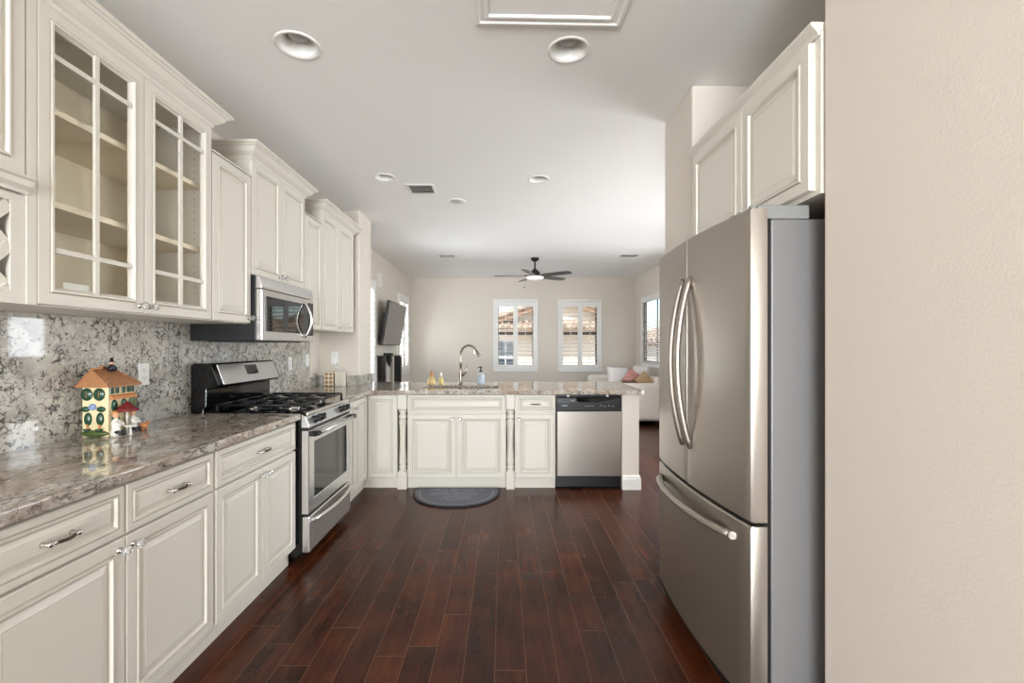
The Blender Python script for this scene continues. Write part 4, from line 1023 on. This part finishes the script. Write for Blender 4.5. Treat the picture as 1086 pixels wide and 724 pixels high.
# ------------------------------------------------------------------ ceiling fittings
def downlight(x, y, r, label, name='recessed_light'):
    t = thing(name, label, 'ceiling light', (x, y, CEIL), 0)
    b = MB(); b.lathe([(r, 0.0), (r, -0.004), (r * 0.93, -0.007), (r * 0.80, -0.006), (r * 0.60, -0.0015), (r * 0.58, -0.001)], seg=36, caps=False); b.build('trim_ring', M_TRIM, t, recalc=False)
    b = MB(); b.lathe([(r * 0.59, -0.0012), (r * 0.56, -0.004), (r * 0.40, -0.006), (r * 0.05, -0.007)], seg=28); b.build('lens', M_FROST, t)
# real cans: cut into the ceiling
def can(x, y, r, label):
    t = thing('recessed_light', label, 'ceiling light', (x, y, CEIL), 0)
    b = MB(); b.lathe([(r, 0.0), (r, -0.004), (r * 0.95, -0.006), (r * 0.86, -0.005), (r * 0.80, 0.004), (r * 0.70, 0.035), (r * 0.62, 0.075), (r * 0.60, 0.080)], seg=36, caps=False); b.build('trim_ring', M_TRIM, t, recalc=False)
    b = MB(); b.lathe([(r * 0.60, 0.080), (r * 0.585, 0.10), (0.001, 0.10)], seg=28, caps=False); b.build('housing', M_TRIM, t, recalc=False)
    b = MB(); b.lathe([(0.001, 0.034), (r * 0.30, 0.035), (r * 0.44, 0.042), (r * 0.50, 0.056), (r * 0.40, 0.085), (r * 0.2, 0.099)], seg=28, caps=False); b.build('bulb', M_FROST, t, recalc=False)
    return (x, y, r * 0.80)
CANS = [can(-0.970, 2.159, 0.104, 'recessed ceiling light near the glass-door cabinet, left of the access hatch'),
        can(0.312, 2.193, 0.100, 'recessed ceiling light just beyond the access hatch'),
        can(-1.000, 3.847, 0.092, 'recessed ceiling light farther back, left of the square vent'),
        can(0.297, 3.890, 0.092, 'recessed ceiling light farther back in the middle of the ceiling, toward the refrigerator side')]
downlight(-0.463, 4.487, 0.092, 'flat ceiling light above the sink, the farthest of the round fittings', 'flush_ceiling_light')
ceil = bpy.data.objects['ceiling']
for x, y, r in CANS:
    cu = MB(); cu.cyl((x, y, CEIL - 0.05), (x, y, CEIL + 0.11), r, 36); boolean_cut(ceil, cu)
for p in ceil.data.polygons: p.use_smooth = False

def vent(x, y, w, d, label, split=True):
    t = thing('ceiling_vent', label, 'vent', (x, y, CEIL), 0)
    b = MB(); z = -0.008
    b.T = Matrix.Rotation(PI / 2, 4, 'X')
    b.frame(-w / 2, w / 2, -d / 2, d / 2, 0.0, 0.008, [(0, 0, 0), (.004, 0.006, 0), (.026, 0.007, 0), (.030, 0.002, 0)])
    o = b.build('frame', M_TRIM, t); 
    b = MB(); b.box(-w / 2 + 0.03, w / 2 - 0.03, -d / 2 + 0.03, d / 2 - 0.03, -0.002, -0.001); b.build('duct', M_DUCT, t)
    n = 5
    for i in range(n):
        yy = -d / 2 + 0.04 + (d - 0.08) * i / (n - 1)
        s = MB(); a = 0.010 if i < n / 2 else -0.010
        if split and i == 3: spans = ((-w / 2 + 0.03, 0.0),)
        else: spans = ((-w / 2 + 0.03, w / 2 - 0.03),)
        for x0, x1 in spans:
            s.loft([[(x0, yy - 0.012, -0.0135), (x1, yy - 0.012, -0.0135), (x1, yy + 0.012, -0.004), (x0, yy + 0.012, -0.004)], [(x0, yy - 0.012, -0.0125), (x1, yy - 0.012, -0.0125), (x1, yy + 0.012, -0.003), (x0, yy + 0.012, -0.003)]])
        s.build('slat', M_TRIM, t)
vent(-0.740, 4.13, 0.26, 0.26, 'white square ceiling vent nearest the kitchen')
vent(-0.887, 7.17, 0.28, 0.20, 'white ceiling vent over the living room, left of the fan')
vent(1.960, 7.15, 0.32, 0.20, 'white ceiling vent over the living room, right of the fan')

t = thing('access_hatch', 'white framed ceiling access hatch at the top edge of the picture', 'hatch', (0.205, 1.66, CEIL - 0.0), math.radians(1.4))
b = MB(); b.T = Matrix.Rotation(PI / 2, 4, 'X')
b.frame(-0.320, 0.320, -0.355, 0.355, 0.0, 0.002, [(0, 0.006, 0), (.004, 0.014, 0), (.018, 0.016, 0), (.024, 0.010, 0), (.042, 0.010, 0), (.050, 0.016, 0), (.058, 0.014, 0), (.062, 0.002, 0)])
b.build('frame', M_TRIM, t)
b = MB(); b.box(-0.257, 0.257, -0.292, 0.292, -0.006, -0.001); b.build('hatch_panel', M_CEIL, t)

# ceiling fan
M_FANDARK = mat('dark_fan_metal', srgb(30, 28, 27), 0.35, 0.3)
M_BLADE = mat('dark_fan_blade', srgb(40, 36, 33), 0.35)
t = thing('ceiling_fan', 'dark five-blade ceiling fan with white light over the living room', 'ceiling fan', (0.505, 7.36, CEIL))
b = MB(); b.lathe([(0.068, 0), (0.068, -0.012), (0.060, -0.035), (0.035, -0.055), (0.018, -0.060)], seg=28); b.build('canopy', M_FANDARK, t)
b = MB(); b.cyl((0, 0, -0.055), (0, 0, -0.20), 0.013, 12); b.build('downrod', M_FANDARK, t)
b = MB(); b.lathe([(0.018, -0.17), (0.035, -0.185), (0.040, -0.20), (0.075, -0.22), (0.085, -0.25), (0.080, -0.285), (0.055, -0.30)], seg=28); b.build('motor_housing', M_FANDARK, t)
b = MB(); b.lathe([(0.085, -0.298), (0.140, -0.305), (0.145, -0.318), (0.135, -0.335), (0.09, -0.350), (0.001, -0.356)], seg=32, caps=False); b.build('light_lens', M_FANLENS, t)
for i in range(5):
    a = math.radians(180 + 72 * i)
    T = Matrix.Rotation(a, 4, 'Z')
    b = MB(); b.T = T @ Matrix.Translation((0, 0, -0.292)) @ Matrix.Rotation(math.radians(-11), 4, 'X')
    out = [(0.10, -0.035), (0.20, -0.062), (0.45, -0.070), (0.60, -0.066), (0.645, -0.045), (0.65, 0.0), (0.645, 0.045), (0.60, 0.066), (0.45, 0.070), (0.20, 0.062), (0.10, 0.035)]
    b.prism(out, -0.004, 0.004); bl = b.build('blade', M_BLADE, t, bevel=0.002)
    b = MB(); b.T = T @ Matrix.Translation((0, 0, -0.285)); b.box(0.05, 0.17, -0.020, 0.020, -0.001, 0.006); b.build('blade_iron', M_FANDARK, bl)
b = MB(); b.cyl((-0.13, -0.02, -0.31), (-0.17, -0.02, -0.47), 0.0015, 6); b.ball((-0.17, -0.02, -0.475), 0.012); b.build('pull_chain', M_NICKEL, t)

# ------------------------------------------------------------------ living room: television wall
t = thing('television', 'flat television on a tilting wall mount on the left living room wall', 'television', (-1.77, 7.50, 1.675), 0)
Tm = Matrix.Rotation(math.radians(9.5), 4, 'Y')   # leans out at the top
b = MB(); b.T = Tm; b.box(-0.045, 0.0, -0.60, 0.60, -0.345, 0.345); b.build('case', M_BLACK, t, bevel=0.008)
b = MB(); b.T = Tm; b.box(-0.001, 0.002, -0.588, 0.588, -0.330, 0.333); b.build('screen', M_SCREEN, t)
b = MB(); b.box(-0.149, -0.138, -0.16, 0.16, -0.16, 0.16); b.tube([(-0.14, 0, 0.0), (-0.04, 0, 0.0)], 0.025, 10); b.box(-0.075, -0.045, -0.22, 0.22, -0.03, 0.03); b.tube([(-0.135, -0.1, 0.02), (-0.10, -0.42, -0.10), (-0.06, -0.50, -0.02)], 0.008, 8); b.build('wall_mount', M_BLACK, t)
tc_ = MB(); tc_.tube([(-0.135, -0.12, -0.10), (-0.142, -0.12, -0.30), (-0.142, -0.12, -0.485)], 0.004, 8)
tc_.T = None
tv_cord = tc_.build('cord', M_WHITE, t)
t = thing('wall_shelf', 'thin glass shelf with a black bracket on the wall below the television', 'shelf', (XL, 7.36, 1.175))
b = MB(); b.box(0.002, 0.300, -0.52, 0.54, -0.005, 0.005); b.build('shelf_top', M_SHELFGLASS, t)
b = MB(); b.box(0.001, 0.135, -0.06, 0.06, 0.0055, 0.035); b.box(0.001, 0.115, -0.05, 0.05, -0.11, -0.0055); b.lathe([(0.014, 0), (0.026, 0.03), (0.030, 0.06), (0.022, 0.09)], (0.075, 0.0, -0.17), seg=14); b.tube([(0.11, -0.02, -0.02), (0.10, -0.03, -0.12), (0.085, -0.01, -0.19)], [0.012, 0.012, 0.008], 8); b.build('bracket', M_BLACK, t, bevel=0.002)
def tower(x, y, label):
    t = thing('tower_speaker', label, 'speaker', (x, y, 0), 0)
    b = MB(); b.box(-0.05, 0.05, -0.05, 0.05, 0.03, 1.165); b.build('cabinet', M_BLACK, t, bevel=0.006)
    b = MB(); b.box(0.05, 0.057, -0.044, 0.044, 0.40, 1.13); b.build('grille', M_IRON, t, bevel=0.003)
    b = MB(); b.box(-0.055, 0.08, -0.07, 0.07, 0.0, 0.03); b.build('plinth', M_BLACK, t, bevel=0.004)
tower(-1.862, 7.00, 'slim black tower speaker below the glass shelf, the one nearer the kitchen')
tower(-1.800, 7.78, 'slim black tower speaker below the glass shelf, the one nearer the far window')
t = thing('door_chime', 'white rectangular chime box high on the left wall above the television', 'chime', (XL, 7.0, 2.32), PI / 2)
b = MB(); b.box(-0.06, 0.06, -0.045, 0, -0.115, 0.115); b.build('cover', M_WHITE, t, bevel=0.004)
b = MB(); b.box(-0.063, 0.063, -0.004, 0.0, -0.12, 0.12); b.build('back_plate', M_TRIM, t)

# ------------------------------------------------------------------ sofa and cushions
def softbox(name, x0, x1, y0, y1, z0, z1, material, parent, bev=0.06, T=None):
    b = MB(); b.T = T; b.box(x0, x1, y0, y1, z0, z1); return b.build(name, material, parent, bevel=bev, seg=5)
t = thing('sofa', 'beige upholstered sofa beyond the peninsula against the right living room wall', 'sofa', (2.15, 8.35, 0))
softbox('base', -0.44, 0.50, -0.62, 0.78, 0.06, 0.42, M_SOFA, t, 0.03)
softbox('arm', -0.46, 0.52, -0.80, -0.60, 0.075, 0.70, M_SOFA, t, 0.07); softbox('arm', -0.46, 0.52, 0.75, 0.95, 0.075, 0.745, M_SOFA, t, 0.07)
softbox('backrest', 0.42, 0.53, -0.60, 0.75, 0.30, 0.80, M_SOFA, t, 0.07)
softbox('seat_cushion', -0.45, 0.415, -0.595, 0.075, 0.42, 0.56, M_SOFA, t, 0.05); softbox('seat_cushion', -0.45, 0.415, 0.08, 0.745, 0.42, 0.56, M_SOFA, t, 0.05)
for x in (-0.38, 0.44):
    for y in (-0.72, 0.87):
        b = MB(); b.lathe([(0.022, 0), (0.030, 0.075)], (x, y, 0), seg=12); b.build('leg', M_DARKGAP, t)
def pillow(loc, rot, w, h, d, material, name, label, group=None):
    b = MB(); n = 14; rings = []
    def pt(u, v, s):
        k = (1 - abs(u) ** 3.0) * (1 - abs(v) ** 3.0); sq = 1 - 0.10 * (abs(u) * abs(v)) ** 0.0 * 0
        px = u * w / 2 * (1 - 0.07 * (1 - v * v)); pz = v * h / 2 * (1 - 0.07 * (1 - u * u))
        return (px, s * d / 2 * (k ** 0.45 if k > 0 else 0), pz)
    vs = []; fs = []
    for s in (-1, 1):
        o = len(vs)
        for i in range(n + 1):
            for j in range(n + 1): vs.append(pt(-1 + 2 * i / n, -1 + 2 * j / n, s))
        for i in range(n):
            for j in range(n): fs.append((o + i * (n + 1) + j, o + (i + 1) * (n + 1) + j, o + (i + 1) * (n + 1) + j + 1, o + i * (n + 1) + j + 1))
    b.add(vs, fs, 0, True)
    o = b.build(name, material)
    bm_ = bmesh.new(); bm_.from_mesh(o.data); bmesh.ops.remove_doubles(bm_, verts=bm_.verts, dist=0.0005); bmesh.ops.recalc_face_normals(bm_, faces=bm_.faces); bm_.to_mesh(o.data); bm_.free()
    o.location = loc; o.rotation_euler = rot
    return tag(o, label, 'pillow', group)
pillow((2.06, 8.20, 0.765), (math.radians(-22), math.radians(4), math.radians(14)), 0.44, 0.40, 0.14, M_PILLOW, 'throw_pillow', 'large white throw pillow at the left of the sofa')
pillow((2.27, 8.05, 0.74), (math.radians(-15), math.radians(35), math.radians(-12)), 0.30, 0.30, 0.12, M_PINK, 'throw_pillow', 'pink patterned throw pillow in the middle of the sofa')
pillow((2.15, 7.90, 0.655), (math.radians(-15), math.radians(0), math.radians(-8)), 0.20, 0.18, 0.10, M_BROWNF, 'throw_pillow', 'small brown round cushion between the white and pink pillows')
pillow((2.42, 7.89, 0.72), (math.radians(-15), math.radians(50), math.radians(-20)), 0.26, 0.26, 0.09, M_TAN, 'throw_pillow', 'tan throw pillow leaning on the pink one')
pillow((2.46, 8.26, 0.775), (math.radians(-8), math.radians(0), math.radians(-72)), 0.44, 0.40, 0.14, M_PILLOW, 'throw_pillow', 'off-white back pillow at the right end of the sofa, behind the tan one')

# ------------------------------------------------------------------ outside the windows
g = MB(); g.box(-60, 60, -40, 80, -3.3, -3.1); struct(g.build('ground', M_GROUND))
def tiled_slope(mb, a, b_, c, d, nrows, ncols):
    """rows of barrel tiles on quad a-b (eave) / d-c (ridge)"""
    a, b_, c, d = map(Vector, (a, b_, c, d)); nrm = (b_ - a).cross(d - a).normalized()
    if nrm.z < 0: nrm = -nrm
    mb.loft([[a, b_, c, d], [p - nrm * 0.06 for p in (a, b_, c, d)]])
    for j in range(ncols):
        u = (j + 0.5) / ncols
        p0, p1 = a.lerp(b_, u), d.lerp(c, u)
        if (p1 - p0).length < 0.05: continue
        rad = (a - b_).length / ncols * 0.33
        for k in range(nrows):
            q0 = p0.lerp(p1, k / nrows) + nrm * 0.022; q1 = p0.lerp(p1, (k + 1.06) / nrows) + nrm * 0.004
            mb.tube([q0, q1], [rad, rad * 0.85], 8)
def house(name, label, x0, x1, y0, y1, eave, peak, zb=-3.1, axis='y', wins=()):
    t = thing(name, label, 'house', ((x0 + x1) / 2, (y0 + y1) / 2, zb))
    cx, cy = (x0 + x1) / 2, (y0 + y1) / 2; off = Vector((-cx, -cy, -zb)); b = MB(); b.T = Matrix.Translation(off)
    ov = 0.35
    if axis == 'y':      # ridge along y, gable toward the camera
        b.loft([[(x0, y, zb), (x1, y, zb), (x1, y, eave), (cx, y, peak), (x0, y, eave)] for y in (y0, y1)]); b.build('wall', M_STUCCO, t)
        s = (peak - eave) / (cx - x0); ez = eave - ov * s
        r = MB(); r.T = Matrix.Translation(off)
        tiled_slope(r, (x0 - ov, y0 - ov, ez + 0.08), (x0 - ov, y1 + ov, ez + 0.08), (cx, y1 + ov, peak + 0.08), (cx, y0 - ov, peak + 0.08), 8, 26)
        tiled_slope(r, (x1 + ov, y0 - ov, ez + 0.08), (x1 + ov, y1 + ov, ez + 0.08), (cx, y1 + ov, peak + 0.08), (cx, y0 - ov, peak + 0.08), 8, 26)
        r.tube([(cx, y0 - ov, peak + 0.13), (cx, y1 + ov, peak + 0.13)], 0.11, 10)
        for sx in (x0 - ov, x1 + ov): r.tube([(sx, y0 - ov, ez + 0.11), (cx, y0 - ov, peak + 0.12)], 0.09, 8)
        r.build('roof', M_ROOF, t)
        f = MB(); f.T = Matrix.Translation(off)
        for sx in (x0 - ov, x1 + ov): f.loft([[(sx, y0 - ov - 0.02, ez - 0.10), (sx, y0 - ov + 0.02, ez - 0.10), (sx, y0 - ov + 0.02, ez + 0.03), (sx, y0 - ov - 0.02, ez + 0.03)], [(cx, y0 - ov - 0.02, peak - 0.10), (cx, y0 - ov + 0.02, peak - 0.10), (cx, y0 - ov + 0.02, peak + 0.03), (cx, y0 - ov - 0.02, peak + 0.03)]])
        f.build('fascia', M_FASCIA, t)
    else:
        b.loft([[(x, y0, zb), (x, y1, zb), (x, y1, eave), (x, cy, peak), (x, y0, eave)] for x in (x0, x1)]); b.build('wall', M_STUCCO, t)
        s = (peak - eave) / (cy - y0); ez = eave - ov * s
        r = MB(); r.T = Matrix.Translation(off)
        tiled_slope(r, (x0 - ov, y0 - ov, ez + 0.08), (x1 + ov, y0 - ov, ez + 0.08), (x1 + ov, cy, peak + 0.08), (x0 - ov, cy, peak + 0.08), 9, 34)
        tiled_slope(r, (x0 - ov, y1 + ov, ez + 0.08), (x1 + ov, y1 + ov, ez + 0.08), (x1 + ov, cy, peak + 0.08), (x0 - ov, cy, peak + 0.08), 9, 34)
        r.tube([(x0 - ov, cy, peak + 0.13), (x1 + ov, cy, peak + 0.13)], 0.11, 10)
        r.build('roof', M_ROOF, t)
    for (wx0, wx1, wz0, wz1) in wins:
        f = MB(); f.T = Matrix.Translation(off); f.frame(wx0, wx1, wz0, wz1, y0 - 0.03, 0.05, [(0, 0, 0), (.06, 0, 0), (.06, -.02, 0)]); f.box((wx0 + wx1) / 2 - 0.02, (wx0 + wx1) / 2 + 0.02, y0 - 0.02, y0 - 0.0, wz0 + 0.05, wz1 - 0.05); f.box(wx0 + 0.05, wx1 - 0.05, y0 - 0.02, y0, (wz0 + wz1) / 2 - 0.03, (wz0 + wz1) / 2 + 0.03)
        wo__ = f.build('window', M_TRIM, t)
        p = MB(); p.T = Matrix.Translation(off); p.box(wx0 + 0.06, wx1 - 0.06, y0 - 0.012, y0 - 0.008, wz0 + 0.06, wz1 - 0.06); p.build('window_glass', M_GREYGLASS, wo__)
    return t
M_GREYGLASS = mat('neighbour_window_glass', srgb(70, 80, 88), 1.0, spec=0.0)
t = house('neighbour_house', 'sunlit stucco house with gabled clay-tile roof seen through the far windows', -0.40, 4.20, 15.6, 22.0, 2.12, 2.92, wins=((-0.28, 0.42, 0.35, 1.55),))
r = MB(); r.T = Matrix.Translation(-Vector(t.location))
tiled_slope(r, (-0.75, 14.85, 1.93), (4.55, 14.85, 1.93), (4.55, 15.60, 2.16), (-0.75, 15.60, 2.16), 3, 26)
r.build('porch_roof', M_ROOF, t)
house('neighbour_house', 'tile-roofed house seen through the right-hand wall blind', 9.0, 20.0, 11.0, 34.0, 1.55, 3.2, axis='y')
# added unseen slab that keeps the sun out of the rear opening
p = MB(); p.box(-3.5, 2.5, -8.4, YR - 0.15, 2.62, 2.80); struct(p.build('added_sun_blocker', M_STUCCO))
